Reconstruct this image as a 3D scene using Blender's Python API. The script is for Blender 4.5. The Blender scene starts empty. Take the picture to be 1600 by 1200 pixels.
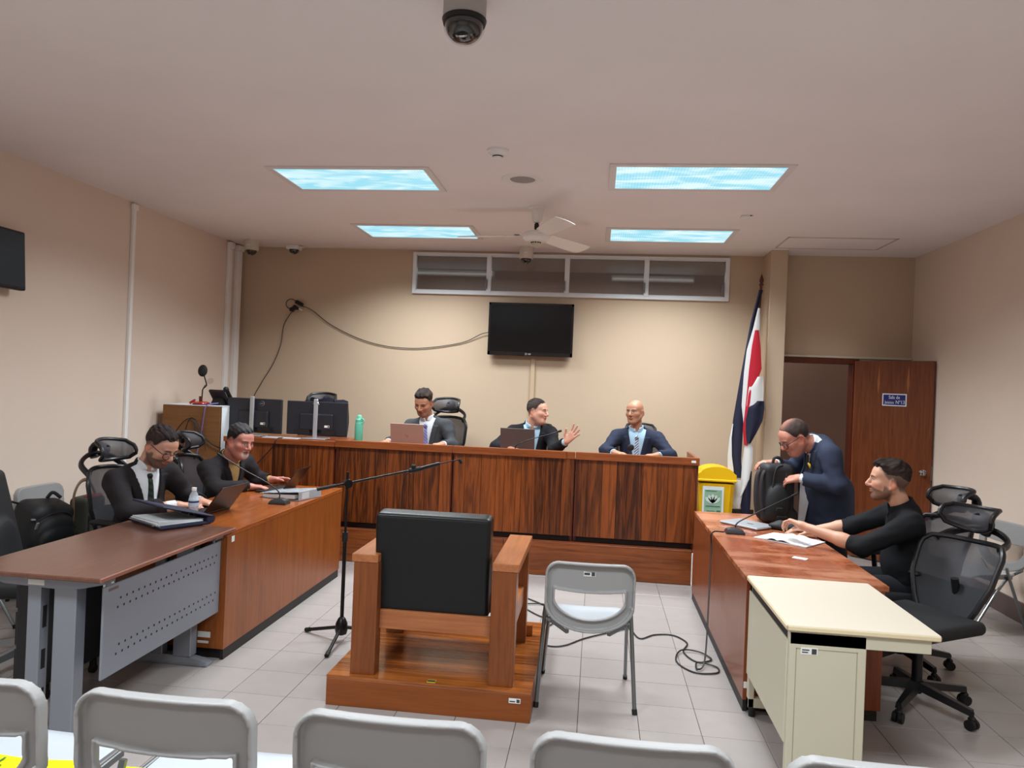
import bpy, math, random
import numpy as np
from mathutils import Matrix, Vector, Euler
random.seed(7)
S = bpy.context.scene
COL = S.collection
PI = math.pi
# ------------------------------------------------------------------ camera, world, lights, exposure
CAM_H = 1.72
def camera():
    yaw, pitch, roll = 0.116575, 0.0018754, 0.040575
    f = Vector((-math.sin(yaw) * math.cos(pitch), math.cos(yaw) * math.cos(pitch), math.sin(pitch)))
    r = Vector((math.cos(yaw), math.sin(yaw), 0)); u = r.cross(f)
    c, s = math.cos(roll), math.sin(roll)
    r2 = c * r + s * u; u2 = -s * r + c * u
    cam = bpy.data.cameras.new('camera'); cam.lens = 1138.17 / 1600 * 36; cam.sensor_width = 36
    cam.clip_start = 0.05
    o = bpy.data.objects.new('camera', cam); COL.objects.link(o)
    m = Matrix((r2, u2, -f)).transposed().to_4x4(); m.translation = (0, 0, CAM_H)
    o.matrix_world = m; S.camera = o
camera()
w = bpy.data.worlds.new('world'); S.world = w; w.use_nodes = True
w.node_tree.nodes['Background'].inputs[0].default_value = (0.75, 0.82, 0.9, 1)
w.node_tree.nodes['Background'].inputs[1].default_value = 0.05
S.view_settings.view_transform = 'Standard'; S.view_settings.look = 'None'
S.view_settings.gamma = 1.0; S.view_settings.use_curve_mapping = False
S.view_settings.exposure = 0.12
LIGHTS = [(-1.93, 5.56), (0.66, 5.46), (-1.93, 7.49), (0.66, 7.49), (-1.93, 1.46), (0.66, 1.46), (-1.93, -0.6), (0.66, -0.6)]  # last pair is added out of view as frontal fill
LIGHT_W = 66.0
def area(name, loc, sx, sy, power, col=(0.90, 0.965, 1.0), spread=150, rot=(0, 0, 0)):
    l = bpy.data.lights.new(name, 'AREA'); l.shape = 'RECTANGLE'; l.size = sx; l.size_y = sy
    l.energy = power; l.color = col; l.spread = math.radians(spread)
    o = bpy.data.objects.new(name, l); COL.objects.link(o); o.location = loc; o.rotation_euler = rot
    return o
for (lx, ly) in LIGHTS:
    area('fluorescent_lamp', (lx, ly, 3.284), 1.14, 0.53, LIGHT_W * (0.74 if ly > 7 else 1.0 if ly > 0 else 0.38), spread=134 if ly > 7 else 152)
area('corridor_lamp', (0.0, 9.5, 3.2), 5.0, 0.3, 60.0, spread=178)  # added unseen lamp that brightens the corridor wall and window panes

# ------------------------------------------------------------------ materials
def lin(c):
    return tuple((x / 255 / 12.92 if x / 255 <= 0.04045 else ((x / 255 + 0.055) / 1.055) ** 2.4) for x in c)
MATS = {}
def mat(name, rgb, rough=0.5, metal=0.0, bump=0.0, bscale=60, var=0.0, vscale=4.0, spec=0.5, coat=0.0, alpha=1.0, trans=0.0, emit=None, estr=0.0, rnd=0.0, sheen=0.0, ior=1.45):
    if name in MATS: return MATS[name]
    m = bpy.data.materials.new(name); m.use_nodes = True; nt = m.node_tree; b = nt.nodes['Principled BSDF']
    c = (*lin(rgb), 1)
    b.inputs['Base Color'].default_value = c
    b.inputs['Roughness'].default_value = rough; b.inputs['Metallic'].default_value = metal
    b.inputs['Specular IOR Level'].default_value = spec; b.inputs['Coat Weight'].default_value = coat
    b.inputs['Alpha'].default_value = alpha; b.inputs['Transmission Weight'].default_value = trans
    b.inputs['IOR'].default_value = ior; b.inputs['Sheen Weight'].default_value = sheen
    if emit: b.inputs['Emission Color'].default_value = (*lin(emit), 1); b.inputs['Emission Strength'].default_value = estr
    tc = nt.nodes.new('ShaderNodeTexCoord')
    if var or rnd:
        n = nt.nodes.new('ShaderNodeTexNoise'); n.inputs['Scale'].default_value = vscale; n.inputs['Detail'].default_value = 5
        nt.links.new(tc.outputs['Object'], n.inputs['Vector'])
        mr = nt.nodes.new('ShaderNodeMapRange'); mr.inputs[1].default_value = 0.3; mr.inputs[2].default_value = 0.7
        mr.inputs[3].default_value = 1 - var; mr.inputs[4].default_value = 1 + var
        nt.links.new(n.outputs[0], mr.inputs[0])
        hs = nt.nodes.new('ShaderNodeHueSaturation'); hs.inputs['Color'].default_value = c
        val = mr.outputs[0]
        if rnd:
            oi = nt.nodes.new('ShaderNodeObjectInfo'); m2 = nt.nodes.new('ShaderNodeMapRange')
            m2.inputs[3].default_value = 1 - rnd; m2.inputs[4].default_value = 1 + rnd
            nt.links.new(oi.outputs['Random'], m2.inputs[0])
            mu = nt.nodes.new('ShaderNodeMath'); mu.operation = 'MULTIPLY'
            nt.links.new(val, mu.inputs[0]); nt.links.new(m2.outputs[0], mu.inputs[1]); val = mu.outputs[0]
        nt.links.new(val, hs.inputs['Value']); nt.links.new(hs.outputs[0], b.inputs['Base Color'])
    if bump:
        n2 = nt.nodes.new('ShaderNodeTexNoise'); n2.inputs['Scale'].default_value = bscale; n2.inputs['Detail'].default_value = 3
        nt.links.new(tc.outputs['Object'], n2.inputs['Vector'])
        bp = nt.nodes.new('ShaderNodeBump'); bp.inputs['Strength'].default_value = bump; bp.inputs['Distance'].default_value = 0.004
        nt.links.new(n2.outputs[0], bp.inputs['Height']); nt.links.new(bp.outputs[0], b.inputs['Normal'])
    MATS[name] = m; return m

def wood(name, dark, light, axis='z', scale=1.0, rough=0.36, rnd=0.0, coat=0.12, fig=0.5, wear=None):
    """veneer: noise stretched along the grain axis, with a cathedral figure"""
    if name in MATS: return MATS[name]
    m = bpy.data.materials.new(name); m.use_nodes = True; nt = m.node_tree; b = nt.nodes['Principled BSDF']
    L = nt.links.new; N = nt.nodes.new
    tc = N('ShaderNodeTexCoord'); mp = N('ShaderNodeMapping')
    s = {'x': (0.55, 9, 9), 'y': (9, 0.55, 9), 'z': (9, 9, 0.55)}[axis]
    mp.inputs['Scale'].default_value = tuple(v * scale for v in s)
    vec = tc.outputs['Object']
    if rnd:
        oi = N('ShaderNodeObjectInfo'); va = N('ShaderNodeVectorMath'); va.operation = 'MULTIPLY_ADD'
        cb = N('ShaderNodeCombineXYZ')
        for k in range(3): L(oi.outputs['Random'], cb.inputs[k])
        va.inputs[1].default_value = (37, 23, 51); L(cb.outputs[0], va.inputs[0]); L(vec, va.inputs[2]); vec = va.outputs[0]
    L(vec, mp.inputs['Vector'])
    n1 = N('ShaderNodeTexNoise'); n1.inputs['Scale'].default_value = 1.3; n1.inputs['Detail'].default_value = 4; n1.inputs['Distortion'].default_value = 0.6
    L(mp.outputs[0], n1.inputs['Vector'])
    # growth rings: sine of the low noise
    mu = N('ShaderNodeMath'); mu.operation = 'MULTIPLY'; mu.inputs[1].default_value = 34.0; L(n1.outputs[0], mu.inputs[0])
    sn = N('ShaderNodeMath'); sn.operation = 'SINE'; L(mu.outputs[0], sn.inputs[0])
    n2 = N('ShaderNodeTexNoise'); n2.inputs['Scale'].default_value = 9; n2.inputs['Detail'].default_value = 6; n2.inputs['Roughness'].default_value = 0.7
    L(mp.outputs[0], n2.inputs['Vector'])
    mr = N('ShaderNodeMapRange'); mr.inputs[1].default_value = -1; mr.inputs[2].default_value = 1; mr.inputs[3].default_value = 0.5 - fig * .28; mr.inputs[4].default_value = 0.5 + fig * .28
    L(sn.outputs[0], mr.inputs[0])
    ad = N('ShaderNodeMath'); ad.operation = 'ADD'; L(mr.outputs[0], ad.inputs[0])
    m3 = N('ShaderNodeMath'); m3.operation = 'MULTIPLY_ADD'; m3.inputs[1].default_value = 1.3; m3.inputs[2].default_value = -0.65
    L(n2.outputs[0], m3.inputs[0]); L(m3.outputs[0], ad.inputs[1])
    fac = ad.outputs[0]
    if rnd:
        m4 = N('ShaderNodeMapRange'); m4.inputs[3].default_value = -rnd; m4.inputs[4].default_value = rnd; L(oi.outputs['Random'], m4.inputs[0])
        a2 = N('ShaderNodeMath'); a2.operation = 'ADD'; L(fac, a2.inputs[0]); L(m4.outputs[0], a2.inputs[1]); fac = a2.outputs[0]
    mx = N('ShaderNodeMix'); mx.data_type = 'RGBA'; mx.inputs['A'].default_value = (*lin(dark), 1); mx.inputs['B'].default_value = (*lin(light), 1)
    mx.clamp_factor = True
    L(fac, mx.inputs['Factor']); colr = mx.outputs['Result']
    rsock = None
    if wear:
        nw = N('ShaderNodeTexNoise'); nw.inputs['Scale'].default_value = 2.2; nw.inputs['Detail'].default_value = 9; nw.inputs['Roughness'].default_value = 0.68; nw.inputs['Distortion'].default_value = 0.5
        mpw = N('ShaderNodeMapping'); mpw.inputs['Scale'].default_value = (0.8, 2.0, 1); L(tc.outputs['Object'], mpw.inputs['Vector']); L(mpw.outputs[0], nw.inputs['Vector'])
        rw = N('ShaderNodeMapRange'); rw.inputs[1].default_value = 0.44; rw.inputs[2].default_value = 0.62; L(nw.outputs[0], rw.inputs[0])
        mw = N('ShaderNodeMix'); mw.data_type = 'RGBA'; mw.inputs['B'].default_value = (*lin(wear), 1)
        L(colr, mw.inputs['A']); mm = N('ShaderNodeMath'); mm.operation = 'MULTIPLY'; mm.inputs[1].default_value = 0.6
        L(rw.outputs[0], mm.inputs[0]); L(mm.outputs[0], mw.inputs['Factor']); colr = mw.outputs['Result']
        rr = N('ShaderNodeMapRange'); rr.inputs[3].default_value = rough; rr.inputs[4].default_value = 0.6; L(rw.outputs[0], rr.inputs[0]); rsock = rr.outputs[0]
    L(colr, b.inputs['Base Color'])
    b.inputs['Specular IOR Level'].default_value = 0.32; b.inputs['Roughness'].default_value = rough; b.inputs['Coat Weight'].default_value = coat; b.inputs['Coat Roughness'].default_value = 0.18
    if rsock: L(rsock, b.inputs['Roughness'])
    MATS[name] = m; return m

def attr_mat(name, rough=0.55, bump=0.0, bscale=300, spec=0.4, sss=0.0):
    m = bpy.data.materials.new(name); m.use_nodes = True; nt = m.node_tree; b = nt.nodes['Principled BSDF']
    a = nt.nodes.new('ShaderNodeVertexColor'); a.layer_name = 'Col'
    nt.links.new(a.outputs[0], b.inputs['Base Color']); b.inputs['Roughness'].default_value = rough
    b.inputs['Specular IOR Level'].default_value = spec
    if sss: b.inputs['Subsurface Weight'].default_value = sss; b.inputs['Subsurface Radius'].default_value = (0.012, 0.005, 0.003)
    if bump:
        tc = nt.nodes.new('ShaderNodeTexCoord'); n2 = nt.nodes.new('ShaderNodeTexNoise'); n2.inputs['Scale'].default_value = bscale
        nt.links.new(tc.outputs['Object'], n2.inputs['Vector'])
        bp = nt.nodes.new('ShaderNodeBump'); bp.inputs['Strength'].default_value = bump; bp.inputs['Distance'].default_value = 0.002
        nt.links.new(n2.outputs[0], bp.inputs['Height']); nt.links.new(bp.outputs[0], b.inputs['Normal'])
    return m

# ------------------------------------------------------------------ mesh helpers
def V3(*a): return np.array(a, float)
def nrm(a):
    a = np.asarray(a, float); return a / (np.linalg.norm(a) + 1e-12)
def rotm(rx=0, ry=0, rz=0): return np.array(Euler((rx, ry, rz)).to_matrix())
class B:
    def __init__(s): s.v = []; s.f = []
    def add(s, v, f):
        o = len(s.v); s.v += [tuple(map(float, p)) for p in v]; s.f += [tuple(i + o for i in q) for q in f]; return s
    def box(s, c, d, bev=0.0, rot=None):
        h = np.array(d, float) / 2; c = np.array(c, float)
        if bev <= 0:
            v = np.array([(x, y, z) for x in (-1, 1) for y in (-1, 1) for z in (-1, 1)]) * h
            f = [(0, 1, 3, 2), (4, 6, 7, 5), (0, 4, 5, 1), (2, 3, 7, 6), (0, 2, 6, 4), (1, 5, 7, 3)]
        else:
            b = min(bev, h.min() * 0.98); v = []; ix = {}
            for x in (-1, 1):
                for y in (-1, 1):
                    for z in (-1, 1):
                        for a in range(3):
                            p = np.array((x, y, z)) * (h - b); p[a] = (x, y, z)[a] * h[a]; ix[(x, y, z, a)] = len(v); v.append(p)
            v = np.array(v); f = []
            for a in range(3):
                o1, o2 = [k for k in range(3) if k != a]
                for sg in (-1, 1):
                    q = []
                    for (p1, p2) in ((-1, -1), (1, -1), (1, 1), (-1, 1)):
                        t = [0, 0, 0]; t[a] = sg; t[o1] = p1; t[o2] = p2; q.append(ix[(*t, a)])
                    f.append(q)
                for p1 in (-1, 1):
                    for p2 in (-1, 1):
                        t0 = [0, 0, 0]; t0[a] = -1; t0[o1] = p1; t0[o2] = p2; t1 = list(t0); t1[a] = 1
                        f.append([ix[(*t0, o1)], ix[(*t1, o1)], ix[(*t1, o2)], ix[(*t0, o2)]])
            for x in (-1, 1):
                for y in (-1, 1):
                    for z in (-1, 1): f.append([ix[(x, y, z, k)] for k in range(3)])
            g = []
            for q in f:
                pts = v[q]; n = np.cross(pts[1] - pts[0], pts[2] - pts[0])
                g.append(q if n @ pts.mean(0) > 0 else q[::-1])
            f = g
        if rot is not None: v = v @ np.asarray(rot).T
        return s.add(v + c, f)
    def slab(s, x0, x1, y0, y1, z0, z1, bev=0.0):
        return s.box(((x0 + x1) / 2, (y0 + y1) / 2, (z0 + z1) / 2), (abs(x1 - x0), abs(y1 - y0), abs(z1 - z0)), bev)
    def bar(s, p, q, w, t, up=(0, 0, 1), bev=0.0):
        p = np.array(p, float); q = np.array(q, float); d = q - p; L = np.linalg.norm(d); a = d / L
        u = np.array(up, float); x = nrm(np.cross(a, u)); u = np.cross(x, a)
        return s.box((p + q) / 2, (w, L, t), bev, np.stack([x, a, u], 1))
    def tube(s, pts, r, n=8, closed=False, cap=True, flat=1.0):
        P = np.array(pts, float); k = len(P); r = np.broadcast_to(np.asarray(r, float), (k,))
        if closed: T = np.roll(P, -1, 0) - np.roll(P, 1, 0)
        else: T = np.gradient(P, axis=0)
        T = T / (np.linalg.norm(T, axis=1, keepdims=True) + 1e-12)
        u = np.array((0, 0, 1.0)) if abs(T[0][2]) < 0.9 else np.array((1.0, 0, 0))
        v = []; u = nrm(u - T[0] * (u @ T[0]))
        for i in range(k):
            u = nrm(u - T[i] * (u @ T[i])); w_ = np.cross(T[i], u)
            for j in range(n):
                a = 2 * PI * j / n; v.append(P[i] + r[i] * (math.cos(a) * u * flat + math.sin(a) * w_))
        f = []
        for i in range(k if closed else k - 1):
            for j in range(n):
                a, b = i * n + j, i * n + (j + 1) % n; i2 = (i + 1) % k
                f.append((a, b, i2 * n + (j + 1) % n, i2 * n + j))
        if cap and not closed: f += [tuple(range(n))[::-1], tuple((k - 1) * n + j for j in range(n))]
        return s.add(v, f)
    def cyl(s, p, q, r, r2=None, n=16): return s.tube([p, q], [r, r if r2 is None else r2], n)
    def lathe(s, prof, c=(0, 0, 0), n=24, rot=None):
        v = []; f = []; m = len(prof)
        for (r, z) in prof:
            for j in range(n): a = 2 * PI * j / n; v.append((r * math.cos(a), r * math.sin(a), z))
        for i in range(m - 1):
            for j in range(n): f.append((i * n + j, i * n + (j + 1) % n, (i + 1) * n + (j + 1) % n, (i + 1) * n + j))
        if prof[0][0] > 1e-6: f.append(tuple(range(n))[::-1])
        if prof[-1][0] > 1e-6: f.append(tuple((m - 1) * n + j for j in range(n)))
        v = np.array(v)
        if rot is not None: v = v @ np.asarray(rot).T
        return s.add(v + np.array(c, float), f)
    def prism(s, poly, t0, t1, O=(0, 0, 0), X=(1, 0, 0), Y=(0, 1, 0), Z=(0, 0, 1)):
        O, X, Y, Z = [np.array(a, float) for a in (O, X, Y, Z)]; n = len(poly)
        v = [O + a * X + b * Y + t0 * Z for a, b in poly] + [O + a * X + b * Y + t1 * Z for a, b in poly]
        f = [tuple(range(n))[::-1], tuple(range(n, 2 * n))] + [(i, (i + 1) % n, n + (i + 1) % n, n + i) for i in range(n)]
        return s.add(v, f)
    def grid(s, P, closed_u=False):
        """P[i][j] points -> quads"""
        P = np.array(P, float); a, b = P.shape[:2]; f = []
        for i in range(a - 1):
            for j in range(b - 1 + (1 if closed_u else 0)):
                j2 = (j + 1) % b; f.append((i * b + j, i * b + j2, (i + 1) * b + j2, (i + 1) * b + j))
        return s.add(P.reshape(-1, 3), f)
    def plate(s, P, t):
        """sheet with thickness: P[i][j], offset along local normals"""
        P = np.array(P, float); du = np.gradient(P, axis=0); dv = np.gradient(P, axis=1)
        n = np.cross(du, dv); n /= np.linalg.norm(n, axis=2, keepdims=True) + 1e-12
        Q = P + n * t; a, b = P.shape[:2]
        v = np.concatenate([P.reshape(-1, 3), Q.reshape(-1, 3)]); o = a * b; f = []
        for i in range(a - 1):
            for j in range(b - 1):
                q = (i * b + j, i * b + j + 1, (i + 1) * b + j + 1, (i + 1) * b + j); f.append(q[::-1]); f.append(tuple(k + o for k in q))
        edge = [(0, j) for j in range(b)] + [(i, b - 1) for i in range(1, a)] + [(a - 1, j) for j in range(b - 2, -1, -1)] + [(i, 0) for i in range(a - 2, 0, -1)]
        e = [i * b + j for i, j in edge]
        for k in range(len(e)): k2 = (k + 1) % len(e); f.append((e[k], e[k2], e[k2] + o, e[k] + o)[::-1])
        return s.add(v, f)
    def xf(s, R=None, t=(0, 0, 0)):
        v = np.array(s.v)
        if R is not None: v = v @ np.asarray(R).T
        s.v = [tuple(p) for p in v + np.array(t, float)]; return s

def mesh_of(name, v, f, smooth=True, angle=35):
    me = bpy.data.meshes.new(name); me.from_pydata(v, [], f); me.update()
    if smooth:
        me.shade_smooth(); me.set_sharp_from_angle(angle=math.radians(angle))
    return me
def fast_mesh(name, v, quads, mats=None, mi=None):
    me = bpy.data.meshes.new(name); v = np.asarray(v, np.float32); q = np.asarray(quads, np.int32)
    me.vertices.add(len(v)); me.vertices.foreach_set('co', v.ravel())
    me.loops.add(q.size); me.loops.foreach_set('vertex_index', q.ravel())
    me.polygons.add(len(q)); me.polygons.foreach_set('loop_start', np.arange(0, q.size, 4, dtype=np.int32))
    me.update(calc_edges=True); me.shade_smooth(); return me
def tag(o, label=None, cat=None, group=None, kind=None):
    if label: o['label'] = label
    if cat: o['category'] = cat
    if group: o['group'] = group
    if kind: o['kind'] = kind
    return o
def thing(name, label, cat, loc=(0, 0, 0), rz=0.0, group=None):
    o = bpy.data.objects.new(name, None); COL.objects.link(o); o.location = loc; o.rotation_euler = (0, 0, rz)
    o.empty_display_size = 0.1
    o['world'] = 0; del o['world']
    return tag(o, label, cat, group)
def obj(name, b, m, parent=None, label=None, smooth=True, angle=35, world=False, kind=None):
    """link a builder (or mesh) as ONE object; world=True: geometry is in world space, parent unrotated"""
    me = b if isinstance(b, bpy.types.Mesh) else mesh_of(name, b.v, b.f, smooth, angle)
    if m is not None and not me.materials: me.materials.append(m)
    o = bpy.data.objects.new(name, me); COL.objects.link(o)
    if parent is not None:
        o.parent = parent
        if world:
            t = Vector(parent.location); p = parent.parent
            while p: t = t + Vector(p.location); p = p.parent
            o.location = -t
    if label: o['label'] = label
    if kind: o['kind'] = kind
    return o
def single(name, b, m, label, cat, group=None, **k): return tag(obj(name, b, m, **k), label, cat, group)
def struct(name, b, m, parent=None, **k):
    o = obj(name, b, m, parent, **k)
    if parent is None: o['kind'] = 'structure'
    return o
def copy_thing(root, loc, rz, label, group=None, name=None):
    r = root.copy(); COL.objects.link(r); r.location = loc; r.rotation_euler = (0, 0, rz); r['label'] = label
    if group: r['group'] = group
    for ch in list(root.children):
        c = ch.copy(); COL.objects.link(c); c.parent = r
        for g in list(ch.children):
            d = g.copy(); COL.objects.link(d); d.parent = c
    return r
def text_mesh(body, size, depth=0.0005, align='CENTER'):
    cu = bpy.data.curves.new('t', 'FONT'); cu.body = body; cu.size = size; cu.extrude = depth; cu.align_x = align; cu.align_y = 'CENTER'
    cu.resolution_u = 2
    o = bpy.data.objects.new('t', cu); COL.objects.link(o)
    me = bpy.data.meshes.new_from_object(o.evaluated_get(bpy.context.evaluated_depsgraph_get()))
    bpy.data.objects.remove(o); bpy.data.curves.remove(cu); return me
def text(name, body, size, O, X, Y, m, parent, depth=0.0005, sx=1.0):
    me = text_mesh(body, size, depth); O, X, Y = [np.array(a, float) for a in (O, X, Y)]; Z = np.cross(X, Y)
    M = Matrix(((X[0] * sx, Y[0], Z[0], O[0]), (X[1] * sx, Y[1], Z[1], O[1]), (X[2] * sx, Y[2], Z[2], O[2]), (0, 0, 0, 1)))
    me.transform(M); me.name = name
    return obj(name, me, m, parent, world=True)
def arc(c, r, a0, a1, n, ax=(1, 0, 0), ay=(0, 0, 1)):
    c, ax, ay = [np.array(t, float) for t in (c, ax, ay)]
    return [c + r * (math.cos(a) * ax + math.sin(a) * ay) for a in np.linspace(a0, a1, n)]
def spline(pts, n=8):
    """Catmull-Rom through pts"""
    P = [np.array(p, float) for p in pts]; P = [2 * P[0] - P[1]] + P + [2 * P[-1] - P[-2]]; out = []
    for i in range(1, len(P) - 2):
        a, b, c, d = P[i - 1:i + 3]
        for t in np.linspace(0, 1, n, endpoint=False):
            out.append(0.5 * ((2 * b) + (-a + c) * t + (2 * a - 5 * b + 4 * c - d) * t * t + (-a + 3 * b - 3 * c + d) * t ** 3))
    out.append(P[-2]); return out

# ------------------------------------------------------------------ signed distance modelling (for bodies, cloth, bags, moulded shells)
class Field:
    def __init__(s, lo, hi, h):
        s.lo = np.array(lo, np.float32); s.h = h; s.n = np.ceil((np.array(hi) - s.lo) / h).astype(int) + 1
        s.F = np.full(s.n, 9.0, np.float32)
    def win(s, lo, hi):
        a = np.clip(np.floor((np.array(lo) - s.lo) / s.h).astype(int), 0, s.n); b = np.clip(np.ceil((np.array(hi) - s.lo) / s.h).astype(int) + 1, 0, s.n)
        sl = tuple(slice(a[k], b[k]) for k in range(3))
        ax = [(s.lo[k] + s.h * np.arange(a[k], b[k])).astype(np.float32) for k in range(3)]
        if min(len(t) for t in ax) == 0: return sl, None
        return sl, np.stack(np.meshgrid(*ax, indexing='ij'), -1)
    def put(s, lo, hi, fn, k=0.0, op='u'):
        m = max(k, 0.0) + 3 * s.h; sl, P = s.win(np.array(lo) - m, np.array(hi) + m)
        if P is None: return s
        d = fn(P).astype(np.float32); a = s.F[sl]
        if op == 'c': a = -a
        if k > 0:
            hh = np.clip(k - np.abs(a - d), 0, None) / k; r = np.minimum(a, d) - hh * hh * k * 0.25
        else: r = np.minimum(a, d)
        s.F[sl] = -r if op == 'c' else r
        return s
    def cone(s, a, b, ra, rb, k=0.01, op='u'):
        a = np.array(a, np.float32); b = np.array(b, np.float32); r = max(ra, rb)
        def fn(P):
            ab = b - a; t = np.clip(((P - a) @ ab) / (ab @ ab + 1e-9), 0, 1)
            q = P - a - t[..., None] * ab; return np.sqrt((q * q).sum(-1)) - (ra + (rb - ra) * t)
        return s.put(np.minimum(a, b) - r, np.maximum(a, b) + r, fn, k, op)
    def ell(s, c, r, R=None, k=0.01, op='u'):
        c = np.array(c, np.float32); r = np.array(r, np.float32); R = np.eye(3) if R is None else np.asarray(R)
        e = np.sqrt(((R * r) ** 2).sum(1))
        def fn(P):
            q = (P - c) @ R.astype(np.float32); k0 = np.sqrt(((q / r) ** 2).sum(-1)); k1 = np.sqrt(((q / (r * r)) ** 2).sum(-1)) + 1e-6
            return k0 * (k0 - 1) / k1
        return s.put(c - e, c + e, fn, k, op)
    def rbox(s, c, d, rr, R=None, k=0.0, op='u'):
        c = np.array(c, np.float32); hd = np.array(d, np.float32) / 2 - rr; R = np.eye(3) if R is None else np.asarray(R)
        e = (np.abs(R) * (hd + rr)).sum(1)
        def fn(P):
            q = np.abs((P - c) @ R.astype(np.float32)) - hd
            return np.sqrt((np.maximum(q, 0) ** 2).sum(-1)) + np.minimum(q.max(-1), 0) - rr
        return s.put(c - e, c + e, fn, k, op)
    def points(s):
        ax = [(s.lo[k] + s.h * np.arange(s.n[k])).astype(np.float32) for k in range(3)]
        return np.stack(np.meshgrid(*ax, indexing='ij'), -1)
    def mesh(s):
        F = s.F; Sg = F < 0
        F[F == 0] = 1e-7
        c = np.zeros(tuple(np.array(F.shape) - 1), np.uint8)
        off = [(i, j, k) for i in (0, 1) for j in (0, 1) for k in (0, 1)]
        nx, ny, nz = c.shape
        for (i, j, k) in off: c += Sg[i:i + nx, j:j + ny, k:k + nz]
        I = np.argwhere((c > 0) & (c < 8)); ids = np.full(c.shape, -1, np.int32); ids[tuple(I.T)] = np.arange(len(I))
        val = {o: F[I[:, 0] + o[0], I[:, 1] + o[1], I[:, 2] + o[2]] for o in off}
        acc = np.zeros((len(I), 3), np.float32); cnt = np.zeros(len(I), np.float32)
        for o in off:
            for ax in range(3):
                if o[ax]: continue
                p = list(o); p[ax] = 1; p = tuple(p); a, b = val[o], val[p]; x = (a < 0) != (b < 0)
                t = np.where(x, a / np.where(a == b, 1, a - b), 0)
                q = np.zeros((len(I), 3), np.float32) + np.array(o, np.float32); q[:, ax] = t
                acc += q * x[:, None]; cnt += x
        v = s.lo + s.h * (I + acc / cnt[:, None]); Q = []
        for ax in range(3):
            a1, a2 = (ax + 1) % 3, (ax + 2) % 3
            A = np.take(Sg, range(F.shape[ax] - 1), ax); Bb = np.take(Sg, range(1, F.shape[ax]), ax)
            E = np.argwhere(A != Bb); E = E[(E[:, a1] > 0) & (E[:, a2] > 0)]
            E = E[(E[:, a1] < c.shape[a1]) & (E[:, a2] < c.shape[a2])]
            def cell(d1, d2):
                e = E.copy(); e[:, a1] -= d1; e[:, a2] -= d2; return ids[tuple(e.T)]
            q = np.stack([cell(1, 1), cell(0, 1), cell(0, 0), cell(1, 0)], 1)
            inside = Sg[tuple(E.T)]; q[~inside] = q[~inside][:, ::-1]; Q.append(q)
        Q = np.concatenate(Q); Q = Q[(Q >= 0).all(1)]
        return v, Q
def ripple(P, seed, amp, freq=22.0):
    r = np.random.RandomState(seed); o = np.zeros(P.shape[:-1], np.float32)
    for i in range(6):
        d = nrm(r.randn(3)) * freq * (0.6 + 1.3 * r.rand()); o += np.sin(P @ d.astype(np.float32) + r.rand() * 6.3)
    return o * amp / 3
# ------------------------------------------------------------------ the room
XL, XR, YB, CZ = -4.42, 3.412, 8.55, 3.30
M_wall = mat('painted stucco', (226, 208, 193), 0.75, bump=0.2, bscale=90, var=0.02, vscale=1.5, spec=0.25)
M_back = mat('tan stucco', (197, 175, 151), 0.75, bump=0.18, bscale=90, var=0.02, vscale=1.5, spec=0.25)
M_ceil = mat('ceiling paint', (238, 231, 231), 0.8, bump=0.2, bscale=40, var=0.025, vscale=1.2, spec=0.2)
M_white = mat('white enamel', (232, 231, 229), 0.35)
M_brown = mat('corridor wall paint', (120, 92, 80), 0.7, bump=0.2, bscale=80)
M_dkwood = wood('dark jamb wood', (70, 28, 18), (104, 46, 28), 'z', 1.0, 0.35)
M_alu = mat('satin aluminium', (226, 229, 233), 0.4, 0.15)
M_black = mat('black plastic', (22, 22, 24), 0.42)
M_soft = mat('matt black rubber', (18, 18, 20), 0.65)
M_steel = mat('grey painted steel', (135, 138, 142), 0.35, 0.55)
M_chrome = mat('chrome', (190, 190, 192), 0.2, 1.0)
M_paper = mat('white paper', (226, 232, 236), 0.7)
M_tag = mat('sticker white', (225, 225, 222), 0.5)
M_ink = mat('sticker ink', (60, 62, 64), 0.6)
M_cable = mat('black cable', (26, 24, 25), 0.5)

# floor: grout slab, every tile a piece
TS = 0.3121; TX0, TY0 = 0.592, 6.563
fl = struct('floor', B().slab(XL, XR + .1, -2.6, 10.2, -0.06, -0.0035), mat('dark grout', (92, 82, 76), 0.9), smooth=False)
M_tile = mat('ceramic floor tile', (160, 153, 150), 0.28, var=0.035, vscale=9, rnd=0.035, bump=0.05, bscale=25, spec=0.5)
g = 0.0032
tile_me = mesh_of('tile', B().box((0, 0, -0.006), (TS - g, TS - g, 0.012), 0.0012).v, B().box((0, 0, -0.006), (TS - g, TS - g, 0.012), 0.0012).f, False)
tile_me.materials.append(M_tile)
rest = B(); cells = []
for i in range(-17, 10):
    for j in range(-32, 12):
        x, y = TX0 + (i + .5) * TS, TY0 + (j + .5) * TS
        if x - TS / 2 > XR or x + TS / 2 < XL or y < -2.4: continue
        cells.append((x, y))
def prio(c):
    vis = abs(c[0] + 0.115 * c[1]) < 0.74 * c[1] and c[1] > 2.6 and c[1] < 6.6
    return (0 if vis else 1, math.hypot(c[0], c[1]))
cells.sort(key=prio)
for n_, (x, y) in enumerate(cells):
    if n_ < 296:
        o = bpy.data.objects.new('tile', tile_me); COL.objects.link(o); o.parent = fl; o.location = (x, y, 0)
    else: rest.box((x, y, -0.006), (TS - g, TS - g, 0.012))
obj('tile_field', rest, M_tile, fl, smooth=False, kind='stuff')

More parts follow.
